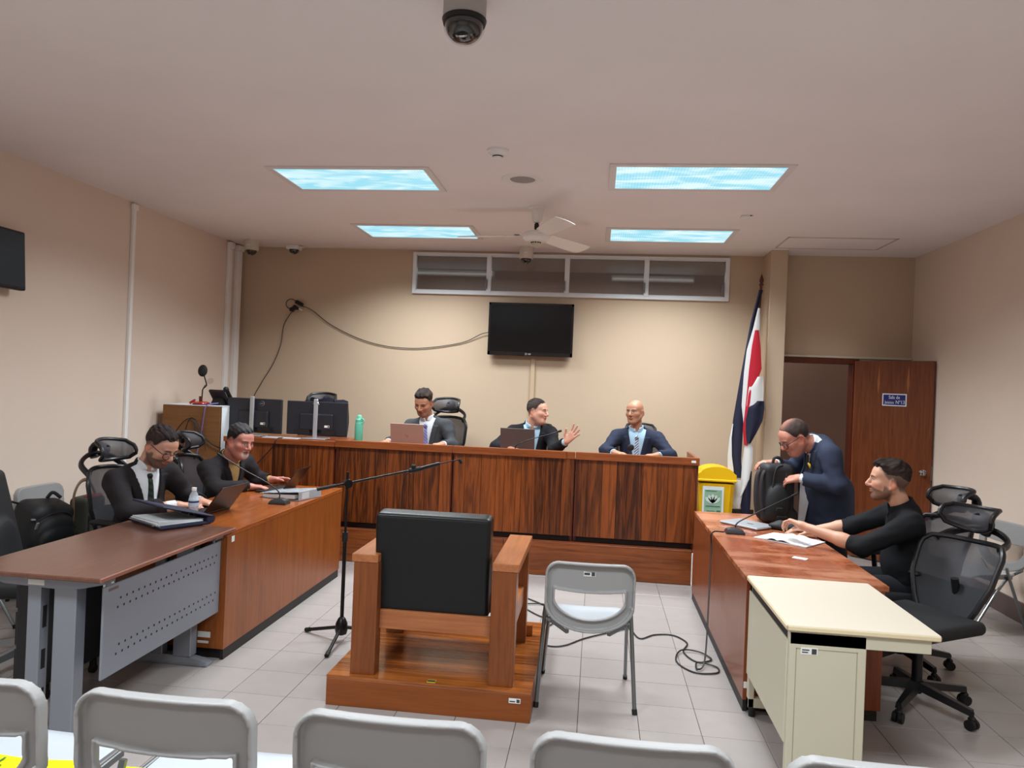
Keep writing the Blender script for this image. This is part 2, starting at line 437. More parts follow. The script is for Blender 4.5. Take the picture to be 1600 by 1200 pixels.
# walls
struct('wall_left', B().slab(XL - .15, XL, -2.6, YB + 1.7, 0, CZ), M_wall, smooth=False)
struct('wall_right', B().slab(XR, XR + .15, -2.6, YB + 1.7, 0, CZ), M_wall, smooth=False)
struct('wall_front', B().slab(XL - .15, XR + .15, -2.75, -2.6, 0, CZ), M_wall, smooth=False)
WX0, WX1, WZ0, WZ1 = -2.25, 1.447, 2.775, 3.27
wb = B(); T = .14
wb.slab(XL, 2.0, YB, YB + T, 0, WZ0); wb.slab(XL, WX0, YB, YB + T, WZ0, CZ); wb.slab(WX1, 2.0, YB, YB + T, WZ0, CZ); wb.slab(WX0, WX1, YB, YB + T, WZ1, CZ)
wb.slab(2.86, XR, YB - .1, YB + T - .1, 0, 2.165)
struct('wall_back', wb, M_back, smooth=False)
struct('wall_lintel', B().slab(1.99, XR, YB - .1, YB + T - .1, 2.165, CZ), M_back, smooth=False)
struct('wall_pillar', B().slab(1.817, 1.995, 8.165, YB + .04, 0, CZ, 0.004), M_back, smooth=False)
struct('wall_corridor', B().slab(XL, XR, 10.0, 10.15, 0, CZ), M_brown, smooth=False)
struct('ceiling', B().slab(XL - .15, XR + .15, -2.75, 10.15, CZ, CZ + .1), M_ceil, smooth=False)
struct('trim_1', B().slab(1.995, XR, YB - .125, YB - .1, 2.168, 2.192, 0.003), mat('cream trim', (205, 196, 180), 0.5), smooth=False)
struct('trim_2', B().slab(2.0, 2.06, YB - .12, YB + .05, 0, 2.16, .004).slab(2.80, 2.865, YB - .12, YB + .05, 0, 2.16, .004).slab(2.06, 2.80, YB - .12, YB + .05, 2.105, 2.165, .004), M_dkwood, smooth=False)
M_base = mat('brown skirting paint', (92, 76, 72), 0.5)
struct('baseboard_right', B().slab(XR - .018, XR, -2.6, YB - .1, 0, .165, .003), M_base, smooth=False)
struct('baseboard_left', B().slab(XL, XL + .015, -2.6, YB, 0, .14, .003), M_base, smooth=False)
struct('baseboard_back', B().slab(.95, 1.815, YB - .015, YB, 0, .42, .003), mat('dark skirting', (48, 40, 38), 0.5), smooth=False)

# clerestory window: frame, four panes with latches
wn = struct('window_1', B().slab(WX0 + .0445, WX1 - .0445, YB - .03, YB + .05, WZ0, WZ0 + .042, .002).slab(WX0 + .0445, WX1 - .0445, YB - .03, YB + .05, WZ1 - .03, WZ1, .002)
            .slab(WX0, WX0 + .045, YB - .031, YB + .05, WZ0, WZ1, .002).slab(WX1 - .045, WX1, YB - .031, YB + .05, WZ0, WZ1, .002), M_alu, smooth=False)
mx = [WX0 + .02, -1.327, -0.403, 0.514, WX1 - .02]
for k in (1, 2, 3): obj('mullion', B().slab(mx[k] - .028, mx[k] + .028, YB - .034, YB + .05, WZ0 + .03, WZ1 - .02, .004), M_alu, wn)
M_glass = mat('tinted pane', (118, 108, 102), 0.12, alpha=0.62, spec=0.6)
for k in range(4):
    pf = obj('sash', B().slab(mx[k] + .028, mx[k + 1] - .028, YB - .01, YB + .02, WZ0 + .042, WZ0 + .054).slab(mx[k] + .028, mx[k + 1] - .028, YB - .01, YB + .02, WZ1 - .04, WZ1 - .03), M_alu, wn)
    obj('pane', B().slab(mx[k] + .02, mx[k + 1] - .02, YB + .004, YB + .010, WZ0 + .04, WZ1 - .03), M_glass, pf, smooth=False)
    lx = mx[k + 1] - .022 - (.03 if k == 3 else 0)
    lb = B().box((lx, YB - .045, WZ0 + .13), (.022, .02, .12), .005).box((lx - .004, YB - .065, WZ0 + .12), (.014, .03, .05), .004).box((lx + .004, YB - .06, WZ0 + .16), (.012, .024, .03), .004)
    obj('latch', lb, M_steel, wn)
# added glowing tubes behind the window, standing in for reflections on the panes
for k, (tx, tz) in enumerate([(-2.02, 3.235), (0.68, 3.215)]):
    t = thing('batten_light', ['fluorescent batten seen through the left window pane', 'fluorescent batten seen through the two right window panes'][k], 'light', (tx, 9.93, tz))
    obj('housing', B().slab(-.55, .55, .0, .06, -.03, .05, .005), M_white, t)
    obj('tube', B().cyl((-.53, -.02, 0), (.53, -.02, 0), .014, n=10), mat('lit tube', (230, 235, 235), 0.4, emit=(225, 235, 235), estr=0.8), t)

# door leaf, opened towards the room
dr = struct('door_1', B().slab(0, .80, -.04, 0, .012, 2.14, .002), wood('door veneer', (82, 38, 20), (128, 70, 38), 'z', 0.8, 0.3, fig=.35), smooth=False)
dr.location = (2.83, 8.40, 0); ang = math.atan2(7.90 - 8.40, 3.355 - 2.83); dr.rotation_euler = (0, 0, ang)
obj('door_edge', B().slab(-.004, .0, -.041, .001, .012, 2.14), wood('door edge lipping', (150, 78, 46), (190, 108, 68), 'z'), dr, smooth=False)
for sx_ in (-1, 1):
    obj('knot_figure', B().prism([(0, 0), (.016, .10), (.006, .30), (-.010, .12)], 0, .0012, (.40 + sx_ * .15, -.04, 1.79), (1, 0, 0), (0, 0, 1), (0, -1, 0)), wood('pale sapwood', (140, 82, 40), (172, 106, 58), 'z'), dr, smooth=False)
kn = obj('door_knob', B().lathe([(.012, 0), (.012, .03), (.026, .04), (.03, .055), (.024, .07), (.0, .074)], (.735, -.04, 1.0), 16, rotm(PI / 2, 0, 0)), M_chrome, dr)
obj('rosette', B().lathe([(.032, 0), (.03, .008), (.012, .01)], (.735, -.04, 1.0), 16, rotm(PI / 2, 0, 0)), M_chrome, kn)
obj('latch_plate', B().slab(.8, .8015, -.03, -.01, .93, 1.07), M_chrome, dr)
M_blue = mat('sign blue', (22, 32, 104), 0.4); M_sgw = mat('sign white', (225, 226, 232), 0.4)
sg = obj('door_sign', B().slab(.30, .545, -.045, -.04, 1.665, 1.795), M_sgw, dr, smooth=False)
obj('sign_field', B().slab(.311, .534, -.0465, -.045, 1.676, 1.784), M_blue, sg, smooth=False)
for nm, bd, sz, px_, pz_ in (('lettering', 'Sala de', .050, .4225, 1.756), ('lettering', 'Juicios', .044, .374, 1.702), ('lettering', 'Nº13', .054, .484, 1.705)):
    me = text_mesh(bd, sz, .0005); me.transform(Matrix(((.82, 0, 0, px_), (0, 0, -1, -.0472), (0, 1, 0, pz_), (0, 0, 0, 1)))); obj(nm, me, M_sgw, sg)
o = obj('hinge', B().cyl((-.008, .0, .25), (-.008, .0, .35), .008).cyl((-.008, 0, 1.8), (-.008, 0, 1.9), .008), M_steel, dr)

# conduits on the left wall and in the corner
M_cond = mat('white conduit', (242, 240, 238), 0.45)
single('cable_conduit', B().slab(XL, XL + .03, 6.385, 6.425, .0, 3.27, .004).box((XL + .022, 6.405, 3.255), (.044, .07, .06), .008), M_cond, 'white cable conduit running up the left wall with a box at its top', 'conduit')
single('corner_conduit', B().slab(XL, XL + .035, 8.17, 8.25, .0, 3.24, .004).box((XL + .03, 8.21, 3.25), (.06, .10, .07), .01), M_cond, 'wide white conduit on the left wall nearer of the corner pair', 'conduit')
single('corner_conduit', B().slab(XL, XL + .05, 8.36, 8.46, .0, 3.24, .004).box((XL + .035, 8.41, 3.25), (.07, .12, .07), .01), M_cond, 'white conduit tucked into the back left corner', 'conduit')
single('cable_duct', B().slab(-.785, -.735, YB - .022, YB, 1.0, 2.12, .004), mat('tan duct', (196, 172, 142), 0.5), 'tan cable duct dropping down the back wall under the wall television', 'duct')
hp = thing('access_hatch', 'square plasterboard access hatch in the ceiling by the doorway', 'hatch', (2.34, 7.75, CZ))
obj('hatch_panel', B().slab(-.5, .5, -.26, .26, -.004, .0), M_ceil, hp, smooth=False)
obj('hatch_frame', B().slab(-.52, -.505, -.28, .28, -.007, 0).slab(.505, .52, -.28, .28, -.007, 0).slab(-.52, .52, -.28, -.265, -.007, 0).slab(-.52, .52, .265, .28, -.007, 0), mat('hatch shadow line', (200, 190, 186), .8), hp, smooth=False)  # frame slightly darker than the hatch panel
single('light_switch', B().box((1.81, 8.42, 1.43), (.014, .075, .12), .004).box((1.80, 8.42, 1.43), (.012, .02, .05), .003), M_white, 'white light switch plate on the side of the wall pillar behind the flag', 'switch')

# ceiling luminaires
def diff_mat():
    m = bpy.data.materials.new('prismatic diffuser'); m.use_nodes = True; nt = m.node_tree; b = nt.nodes['Principled BSDF']; L = nt.links.new; N = nt.nodes.new
    tc = N('ShaderNodeTexCoord'); sp = N('ShaderNodeSeparateXYZ'); L(tc.outputs['Object'], sp.inputs[0])
    def line(ax, per):
        a = N('ShaderNodeMath'); a.operation = 'MULTIPLY'; a.inputs[1].default_value = 1 / per; L(sp.outputs[ax], a.inputs[0])
        f = N('ShaderNodeMath'); f.operation = 'FRACT'; L(a.outputs[0], f.inputs[0])
        g_ = N('ShaderNodeMath'); g_.operation = 'LESS_THAN'; g_.inputs[1].default_value = 0.3; L(f.outputs[0], g_.inputs[0]); return g_.outputs[0]
    mxx = N('ShaderNodeMath'); mxx.operation = 'MAXIMUM'; L(line(0, .022), mxx.inputs[0]); L(line(1, .022), mxx.inputs[1])
    n = N('ShaderNodeTexNoise'); n.inputs['Scale'].default_value = 4; n.inputs['Detail'].default_value = 6; n.inputs['Distortion'].default_value = .8
    mp = N('ShaderNodeMapping'); mp.inputs['Scale'].default_value = (.8, 2.2, 1)
    oi = N('ShaderNodeObjectInfo'); va = N('ShaderNodeVectorMath'); L(oi.outputs['Location'], va.inputs[0]); L(tc.outputs['Object'], va.inputs[1]); L(va.outputs[0], mp.inputs[0]); L(mp.outputs[0], n.inputs['Vector'])
    r = N('ShaderNodeMapRange'); r.inputs[1].default_value = .42; r.inputs[2].default_value = .62; L(n.outputs[0], r.inputs[0])
    mx_ = N('ShaderNodeMix'); mx_.data_type = 'RGBA'; mx_.inputs['A'].default_value = (*lin((150, 222, 240)), 1); mx_.inputs['B'].default_value = (*lin((226, 250, 252)), 1); L(r.outputs[0], mx_.inputs['Factor'])
    m2 = N('ShaderNodeMix'); m2.data_type = 'RGBA'; m2.blend_type = 'MULTIPLY'; m2.inputs['B'].default_value = (.72, .82, .86, 1); L(mxx.outputs[0], m2.inputs['Factor']); L(mx_.outputs['Result'], m2.inputs['A'])
    L(m2.outputs['Result'], b.inputs['Emission Color']); b.inputs['Emission Strength'].default_value = 1.0
    b.inputs['Base Color'].default_value = (.1, .1, .1, 1); b.inputs['Roughness'].default_value = .5
    return m
M_diff = diff_mat()
lab = {0: 'recessed fluorescent ceiling panel, nearer one of the left pair', 1: 'recessed fluorescent ceiling panel, nearer one of the right pair', 2: 'recessed fluorescent ceiling panel, farther one of the left pair, behind a fan blade', 3: 'recessed fluorescent ceiling panel, farther one of the right pair',
       4: 'recessed fluorescent ceiling panel overhead on the left', 5: 'recessed fluorescent ceiling panel overhead on the right', 6: 'recessed fluorescent ceiling panel behind on the left', 7: 'recessed fluorescent ceiling panel behind on the right'}
for k, (lx, ly) in enumerate(LIGHTS):
    t = thing('ceiling_light', lab[k], 'light', (lx, ly, CZ), 0, 'recessed ceiling light panels')
    fr = B().slab(-.635, .635, -.33, -.285, -.012, 0, .002).slab(-.635, .635, .285, .33, -.012, 0, .002).slab(-.635, -.585, -.285, .285, -.012, 0, .002).slab(.585, .635, -.285, .285, -.012, 0, .002)
    obj('frame', fr, mat('light frame', (226, 220, 220), .5), t, smooth=False)
    obj('diffuser', B().slab(-.587, .587, -.287, .287, -.007, -.004), M_diff, t, smooth=False)

# small ceiling fittings
t = thing('smoke_detector', 'white smoke detector on the ceiling in front of the round speaker', 'detector', (-.727, 4.85, CZ))
obj('base', B().lathe([(.074, 0), (.074, -.016), (.066, -.02)][::-1], n=28), M_white, t)
obj('sensor', B().lathe([(.0, -.062), (.03, -.06), (.034, -.052), (.034, -.04), (.056, -.03), (.064, -.02)], n=28), M_white, t)
obj('sensor_slot', B().lathe([(.0345, -.05), (.0345, -.045), (.036, -.043)], n=28), M_black, t)
t = thing('ceiling_speaker', 'round flush loudspeaker grille in the ceiling', 'speaker', (-.63, 5.53, CZ))
obj('rim', B().lathe([(.095, -.002), (.1, -.009), (.155, -.008), (.165, 0)], n=32), M_white, t)
obj('grille', B().lathe([(0, -.008), (.095, -.006), (.1, -.001)], n=32), mat('speaker grille', (160, 155, 152), .6, bump=.6, bscale=900), t)
t = thing('ceiling_button', 'small square blank plate on the ceiling beside the right light panels', 'plate', (1.25, 6.62, CZ))
obj('plate', B().box((0, 0, -.008), (.10, .07, .016), .004), M_white, t); obj('sensor_eye', B().cyl((.03, -.0352, -.006), (.03, -.03, -.006), .006), M_black, t)

# dome cameras
M_dome = mat('smoked dome', (20, 18, 24), 0.06, coat=1.0, spec=0.8)
M_clear = mat('clear dome shell', (20, 20, 22), 0.03, alpha=0.10, spec=0.8)
def dome(loc, r, hh, label, square=False, name='dome_camera', bodym=M_white, rim=None):
    t = thing(name, label, 'camera', loc)
    if square: obj('housing', B().box((0, 0, -hh / 2), (2 * r, 1.7 * r, hh), .008).box((r * 1.25, 0, -hh * .35), (r * .6, r * .8, hh * .4), .006), bodym, t)
    else: obj('housing', B().lathe([(.0, -hh), (r * .98, -hh), (r, -hh + .01), (r, 0), (0, 0)], n=32), bodym, t)
    if rim: obj('rim', B().lathe([(r * .82, -hh - rim), (r * .98, -hh - rim * .9), (r * 1.04, -hh), (r * .9, -hh + .002)], n=36), M_black, t)
    z0 = -hh - (rim or 0)
    q = r * (.74 if not rim else .90)
    obj('dome', B().lathe([(q * math.sin(a), z0 - q * .92 * math.cos(a)) for a in np.linspace(0, PI / 2, 9)], n=28), M_dome, t)
    obj('dome_shell', B().lathe([((q * 1.09) * math.sin(a), z0 - (q * .92 + q * .09) * math.cos(a)) for a in np.linspace(0, PI / 2, 9)], n=28), M_clear, t)
    obj('lens', B().lathe([(0, -.008), (q * .3, -.004), (q * .34, 0.004)], (0, -q * .55, z0 - q * .78), 14, rotm(.6, 0, 0)), M_chrome, t)
    if not square and not rim: obj('maker_plate', B().box((0, -r, -hh * .55), (r * .5, .004, r * .16), .001), M_tag, t, smooth=False)
    return t
dome((-.60, 2.93, CZ), .088, .095, 'large black dome camera hanging at the top centre, nearest of the dome cameras', bodym=mat('camera shroud', (172, 166, 163), .5), rim=.02)
dome((-.862, 8.25, CZ), .078, .135, 'white dome camera hanging in front of the high window', bodym=mat('cream camera body', (206, 200, 188), .45))
dome((-4.10, 8.14, CZ), .082, .12, 'white dome camera at the ceiling in the back left corner', bodym=mat('cream camera body', (206, 200, 188), .45))
dome((-3.70, 8.42, CZ), .078, .05, 'small flat dome camera right of the corner camera', square=True)

# ceiling fan
M_fan = mat('fan enamel', (236, 232, 228), 0.3)
FX, FY = -.59, 6.43
t = thing('ceiling_fan', 'cream three-bladed ceiling fan in front of the high window', 'fan', (FX, FY, CZ))
obj('canopy', B().lathe([(0, -.135), (.03, -.13), (.045, -.10), (.052, -.05), (.058, -.014), (.083, -.006), (.083, 0)], n=28), M_fan, t)
obj('down_rod', B().cyl((0, 0, -.12), (0, 0, -.205), .014).box((0, 0, -.165), (.04, .03, .05), .006), M_black, t)
mo = obj('motor', B().lathe([(0, -.305), (.05, -.305), (.095, -.295), (.118, -.268), (.12, -.245), (.11, -.222), (.07, -.208), (.02, -.2), (0, -.2)], n=32), M_fan, t)
obj('bottom_cap', B().lathe([(0, -.335), (.03, -.334), (.042, -.322), (.048, -.303)], n=24), mat('fan cap', (196, 188, 160), .4), mo)
for k in range(5): obj('vent', B().box((.047 * math.cos(-PI / 2 + (k - 2) * .5), .047 * math.sin(-PI / 2 + (k - 2) * .5), -.312), (.012, .012, .009), .001), M_black, mo)
def blade(a):
    b = B(); P = []
    for u in np.linspace(0, 1, 9):
        r = .15 + u * .57; wd = .055 + .03 * math.sin(min(1, u * 1.3) * PI / 2); row = []
        for v in np.linspace(-1, 1, 5):
            ee = .022 * (v * v) if u > .95 else 0
            row.append((r - ee, v * wd, -.245 - .022 * v - .012 * u))
        P.append(row)
    b.plate(P, .006); b.xf(rotm(0, 0, a)); return b
for a in (math.radians(175), math.radians(55), math.radians(-66)):
    bl = obj('blade', blade(a), M_fan, t)
    obj('blade_iron', B().plate([[(r, v * .025, -.238) for v in (-1, 0, 1)] for r in (.09, .14, .2)], .008).xf(rotm(0, 0, a)), M_fan, bl)
# ------------------------------------------------------------------ judges' bench on its dais
DZ = 0.31
M_plank = wood('bench plank', (54, 23, 9), (138, 70, 28), 'z', 1.0, 0.34, rnd=.30, fig=.75)
M_capw = wood('bench cap', (100, 46, 20), (152, 82, 40), 'x', 1.0, 0.3, fig=.5)
M_plw = wood('plinth veneer', (86, 40, 18), (146, 80, 38), 'x', .8, 0.34, fig=.6)
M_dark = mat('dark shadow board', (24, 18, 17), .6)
M_dais = wood('dais floor', (88, 40, 22), (140, 74, 44), 'x', 1.0, .45)
t = thing('dais', 'low wooden dais with a horizontal grain front carrying the judges bench', 'platform', (-1.3, 7.6, 0))
obj('deck', B().slab(-4.38, .90, 6.66, 8.53, DZ - .03, DZ - .002), M_dais, t, world=True, smooth=False)
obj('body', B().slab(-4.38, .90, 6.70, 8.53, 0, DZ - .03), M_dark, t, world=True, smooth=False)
for a, b_ in ((-4.38, -2.5), (-2.5, -.80), (-.80, .895)):
    obj('front_board', B().slab(a + .001, b_ - .001, 6.645, 6.67, 0.004, DZ - .002, .002), M_plw, t, world=True, smooth=False)
obj('corner_strip', B().slab(.895, .93, 6.63, 6.66, .0, DZ - .02, .004).slab(.895, .96, 6.60, 6.66, 0, .02, .003), M_white, t, world=True, label='white corner strip')
obj('side_board', B().slab(.895, .915, 6.66, 8.53, .004, DZ - .002), M_plw, t, world=True, smooth=False)
edges = [-3.57, -2.452, -1.312, -.172, .925]
blab = ['bench section at the left end carrying the two monitors', 'bench section in front of the judge in the grey suit', 'bench section in front of the judge who raises his hand', 'bench section at the right end in front of the bald judge']
YF = 6.69
for k in range(4):
    a, b_ = edges[k], edges[k + 1]; ztop = 1.118 if k == 0 else 1.136
    t = thing('judges_bench', 'dark plank-fronted ' + blab[k], 'bench', ((a + b_) / 2, YF, DZ), 0, 'sections of the judges bench')
    n = 9; r_ = random.Random(k); cuts = sorted(r_.uniform(-.25, .25) for _ in range(n - 1)); wd = (b_ - a - .03) / n
    xs = [a + .02] + [a + .02 + wd * (i + 1 + cuts[(i * 3) % (n - 1)] * .8) for i in range(n - 1)] + [b_ - .012]
    for i in range(n):
        obj('plank', B().slab(xs[i] + .0012, xs[i + 1] - .0012, YF + random.uniform(0, .002), YF + .02, DZ + .055, 1.075, .0015), M_plank, t, world=True, smooth=False)
    obj('carcass', B().slab(a + .005, b_ - .005, YF + .015, YF + .035, DZ + .05, 1.07).slab(a + .005, a + .03, YF + .035, YF + .66, DZ, 1.06).slab(b_ - .03, b_ - .005, YF + .035, YF + .66, DZ, 1.06), M_dkwood, t, world=True, smooth=False)
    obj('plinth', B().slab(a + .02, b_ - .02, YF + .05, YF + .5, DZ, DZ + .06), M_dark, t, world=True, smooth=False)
    lip = B()
    if k == 2: lip.slab(a + .006, b_ - .085, YF - .018, YF + .03, 1.068, ztop, .003).slab(b_ - .085, b_ - .004, YF - .004, YF + .03, 1.068, ztop - .002, .003)
    elif k == 3: lip.slab(a + .003, b_ + .012, YF - .018, YF + .03, 1.068, ztop, .003)
    else: lip.slab(a + .003, b_ - .003, YF - .018, YF + .03, 1.068, ztop, .003)
    obj('front_rail', lip, M_capw, t, world=True, smooth=False)
    obj('worktop', B().slab(a + .002, b_ - .002, YF + .02, YF + .68, 1.045, 1.07 if k else 1.105, .003), M_capw, t, world=True, smooth=False)
    if k == 3:
        obj('side_panel', B().slab(b_ - .018, b_ + .010, YF + .03, YF + .68, DZ, 1.136, .003), M_capw, t, world=True, smooth=False)
        obj('inventory_sticker', B().slab(.865, .905, YF - .0195, YF - .018, 1.092, 1.112), M_tag, t, world=True, smooth=False)

# ------------------------------------------------------------------ side desks in brown veneer
M_vL = wood('desk veneer', (108, 53, 20), (160, 90, 38), 'z', .8, .3, fig=.35)
M_vLt = wood('desk top veneer', (116, 56, 24), (176, 98, 46), 'y', .8, .22, fig=.4, coat=.5)
def brown_desk(name, label, x0, x1, y0, y1, h, front, topm, vm):
    t = thing(name, label, 'desk', ((x0 + x1) / 2, (y0 + y1) / 2, 0))
    obj('desk_top', B().slab(x0, x1, y0, y1, h - .03, h, .003), topm, t, world=True, smooth=False)
    fx = (x1 - .022, x1 - .002) if front > 0 else (x0 + .002, x0 + .022)
    obj('front_panel', B().slab(fx[0], fx[1], y0 + .002, y1 - .002, .065, h - .03, .001), vm, t, world=True, smooth=False)
    for yy in ((y0 + .002, y0 + .024), (y1 - .024, y1 - .002)):
        obj('end_panel', B().slab(x0 + .022, x1 - .022, yy[0], yy[1], .065, h - .03, .001), vm, t, world=True, smooth=False)
    obj('plinth', B().slab(x0 + .03, x1 - .03, y0 + .03, y1 - .03, 0, .065).slab(fx[0] - .004 * front, fx[1] - .004 * front, y0 + .012, y1 - .012, 0, .064), mat('black plinth', (30, 27, 27), .5), t, world=True, smooth=False)
    return t
LD = brown_desk('counsel_desk', 'long brown veneer desk on the left with two men behind it', -2.90, -2.165, 4.15, 6.13, .768, 1, M_vLt, M_vL)
obj('inventory_sticker', B().slab(-2.33, -2.25, 4.149, 4.1505, .13, .165).slab(-2.33, -2.26, 4.149, 4.1505, .095, .11), M_tag, LD, world=True, smooth=False)
obj('yellow_sticker', B().slab(-2.43, -2.36, 4.149, 4.1505, .125, .135), mat('yellow label', (206, 176, 40), .5), LD, world=True, smooth=False)
obj('edge_sticker', B().slab(-2.166, -2.1645, 4.20, 4.235, .70, .735), M_tag, LD, world=True, smooth=False)
M_vRt = wood('worn desk top', (120, 56, 30), (170, 90, 52), 'y', .8, .2, fig=.35, coat=.35, wear=(196, 138, 104))
RD = brown_desk('counsel_desk', 'long brown desk on the right with a worn scratched top', .848, 1.585, 4.085, 6.24, .732, -1, M_vRt, wood('right desk veneer', (104, 48, 24), (148, 80, 44), 'z', .8, .3, fig=.3))
obj('inventory_sticker', B().slab(.853, .875, 4.0835, 4.085, .13, .165), M_tag, RD, world=True, smooth=False)

# white steel desk
M_crm = mat('cream laminate', (226, 216, 198), .35); M_crmE = mat('cream desk edge', (222, 206, 170), .4)
M_st = mat('cream steel', (196, 190, 168), .4, .0, bump=.03, bscale=300)
t = thing('steel_desk', 'cream steel desk with laminate top butted against the right brown desk', 'desk', (1.16, 3.66, 0))
x0, x1, y0, y1, h = .848, 1.478, 3.245, 4.085, .742
obj('desk_top', B().slab(x0 + .004, x1 - .004, y0 + .004, y1 - .002, h - .026, h, .002), M_crm, t, world=True, smooth=False)
obj('edge_band', B().slab(x0, x1, y0, y0 + .012, h - .027, h - .001, .006).slab(x0, x0 + .012, y0, y1 - .002, h - .027, h - .001, .006).slab(x1 - .012, x1, y0, y1 - .002, h - .027, h - .001, .006), M_crmE, t, world=True)
obj('apron', B().slab(x0 + .02, x1 - .035, y0 + .015, y0 + .035, h - .085, h - .027, .002).slab(x1 - .055, x1 - .035, y0 + .03, y1 - .02, h - .085, h - .027, .002), M_st, t, world=True, smooth=False)
for k, (a, b_) in enumerate(((y0 + .015, y0 + .055), (y1 - .06, y1 - .02))):
    lg = obj('end_leg', B().slab(x0 + .018, x0 + .335, a, b_, .055 if k else .02, h - .03, .004) if k == 0 else
             B().slab(x0 + .018, x0 + .05, a, b_, .05, h - .03, .003).slab(x0 + .30, x0 + .335, a, b_, .05, h - .03, .003).slab(x0 + .018, x0 + .335, a, b_, .28, h - .03, .003).slab(x0 + .018, x0 + .335, a, b_, .05, .10, .003), M_st, t, world=True, smooth=False)
    for fx in (x0 + .045, x0 + .31): obj('levelling_foot', B().cyl((fx, (a + b_) / 2, 0), (fx, (a + b_) / 2, .055 if k else .022), .018, n=12), M_soft, lg, world=True)
    if k == 0:
        obj('pressed_groove', B().slab(x0 + .045, x0 + .048, a - .001, a, .05, h - .10).slab(x0 + .295, x0 + .298, a - .001, a, .05, h - .10).slab(x0 + .045, x0 + .298, a - .001, a, h - .103, h - .10), mat('groove', (150, 142, 118), .6), lg, world=True, smooth=False)
        obj('inventory_sticker', B().slab(x0 + .065, x0 + .135, a - .0016, a, h - .125, h - .095), M_tag, lg, world=True, smooth=False)
        obj('sticker_print', B().slab(x0 + .110, x0 + .130, a - .0022, a - .0016, h - .122, h - .099).slab(x0 + .07, x0 + .10, a - .0022, a - .0016, h - .108, h - .103).slab(x0 + .07, x0 + .095, a - .0022, a - .0016, h - .118, h - .113), M_ink, lg, world=True, smooth=False)
obj('modesty_panel', B().slab(x0 + .012, x0 + .03, y0 + .04, y1 - .02, .22, h - .075, .003), M_st, t, world=True, smooth=False)
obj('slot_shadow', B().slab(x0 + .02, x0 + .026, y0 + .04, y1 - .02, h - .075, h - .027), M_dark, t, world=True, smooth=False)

# grey metal desk with wooden top
M_gm = mat('silver grey metal', (138, 143, 153), .38, .35)
M_walnut = wood('walnut laminate', (80, 50, 40), (120, 80, 64), 'y', 1.1, .3, fig=.25, coat=.3)
t = thing('metal_desk', 'walnut-topped grey metal desk with a perforated front panel at the left', 'desk', (-2.5, 3.6, 0))
x0, x1, y0, y1, h = -2.845, -2.145, 2.99, 4.205, .7905
obj('desk_top', B().slab(x0, x1, y0, y1, h - .0215, h, .005), M_walnut, t, world=True, smooth=False)
obj('edge_strip', B().slab(x1 - .004, x1 + .004, y0, y1, h - .0205, h - .001, .003), wood('edge strip', (120, 70, 54), (160, 106, 86), 'y'), t, world=True)
for k, yy in enumerate((y0 + .10, y1 - .14)):
    lg = obj('leg', B().slab(-2.55, -2.485, yy - .03, yy + .03, .05, h - .07, .004).slab(-2.415, -2.305, yy - .035, yy + .035, .05, h - .07, .004), M_gm, t, world=True, smooth=False)
    obj('top_bracket', B().prism([(-2.83, h - .022), (-2.83, h - .034), (-2.66, h - .069), (-2.37, h - .079), (-2.28, h - .069), (-2.17, h - .044), (-2.17, h - .022)], yy - .04, yy + .04, (0, 0, 0), (1, 0, 0), (0, 0, 1), (0, 1, 0)), M_gm, t, world=True, smooth=False)
    P = []
    for u in np.linspace(0, 1, 13):
        x = -2.83 + u * .63; hh = .055 - .035 * abs(2 * u - 1) ** 3
        P.append([(x, yy - .035, .004), (x, yy - .028, hh), (x, yy + .028, hh), (x, yy + .035, .004)])
    obj('foot', B().grid(P).slab(-2.83, -2.2, yy - .035, yy + .035, 0, .018, .004), M_gm, lg, world=True)
    for za, zb in ((.15, .24), (.33, .42), (.52, .62)): obj('cable_slot', B().slab(-2.4845, -2.4835, yy - .012, yy + .012, za, zb), M_dark, lg, world=True, smooth=False)
pn = obj('modesty_panel', B().slab(-2.206, -2.194, y0 + .10, 4.13, .295, .722, .003), M_gm, t, world=True, smooth=False)
hs = B()
for zr in (.385, .425, .605, .645):
    for q in np.linspace(y0 + .20, 4.06, 20):
        qq = q + (.02 if zr in (.425, .645) else 0); hs.add([( -2.1935, qq + .0065 * math.cos(a), zr + .0065 * math.sin(a)) for a in np.linspace(0, 2 * PI, 9)[:-1]], [tuple(range(8))])
obj('perforations', hs, M_dark, pn, world=True, smooth=False, kind='stuff')
obj('panel_hanger', B().slab(-2.204, -2.196, 4.05, 4.065, .70, h - .021).slab(-2.204, -2.196, y0 + .12, y0 + .15, .70, h - .021), M_gm, t, world=True, smooth=False)
obj('maker_label', B().slab(-2.194, -2.1932, y0 + .13, y0 + .20, .695, .708), mat('grey label', (100, 84, 84), .5), pn, world=True, smooth=False)
obj('inventory_sticker', B().slab(-2.54, -2.46, y0 + .0585, y0 + .06, h - .066, h - .042), M_tag, t, world=True, smooth=False)
# mobile pedestal under it
t = thing('mobile_pedestal', 'dark grey drawer pedestal on castors under the walnut desk', 'cabinet', (-2.87, 3.65, 0))
M_ped = mat('dark grey steel', (50, 52, 56), .3, .3)
obj('body', B().slab(-2.89, -2.745, 3.40, 3.86, .085, .66, .006), M_ped, t, world=True)
for zz in (.10, .29, .48): 
    d = obj('drawer', B().slab(-2.905, -2.89, 3.41, 3.85, zz, zz + .17, .003), M_ped, t, world=True); obj('handle', B().slab(-2.915, -2.905, 3.54, 3.72, zz + .13, zz + .145, .003), M_chrome, d, world=True)
for xx in (-2.87, -2.77):
    for yy in (3.47, 3.83): obj('castor', B().cyl((xx - .012, yy, .025), (xx + .012, yy, .025), .025).box((xx, yy, .06), (.03, .03, .05), .004), M_soft, t, world=True)

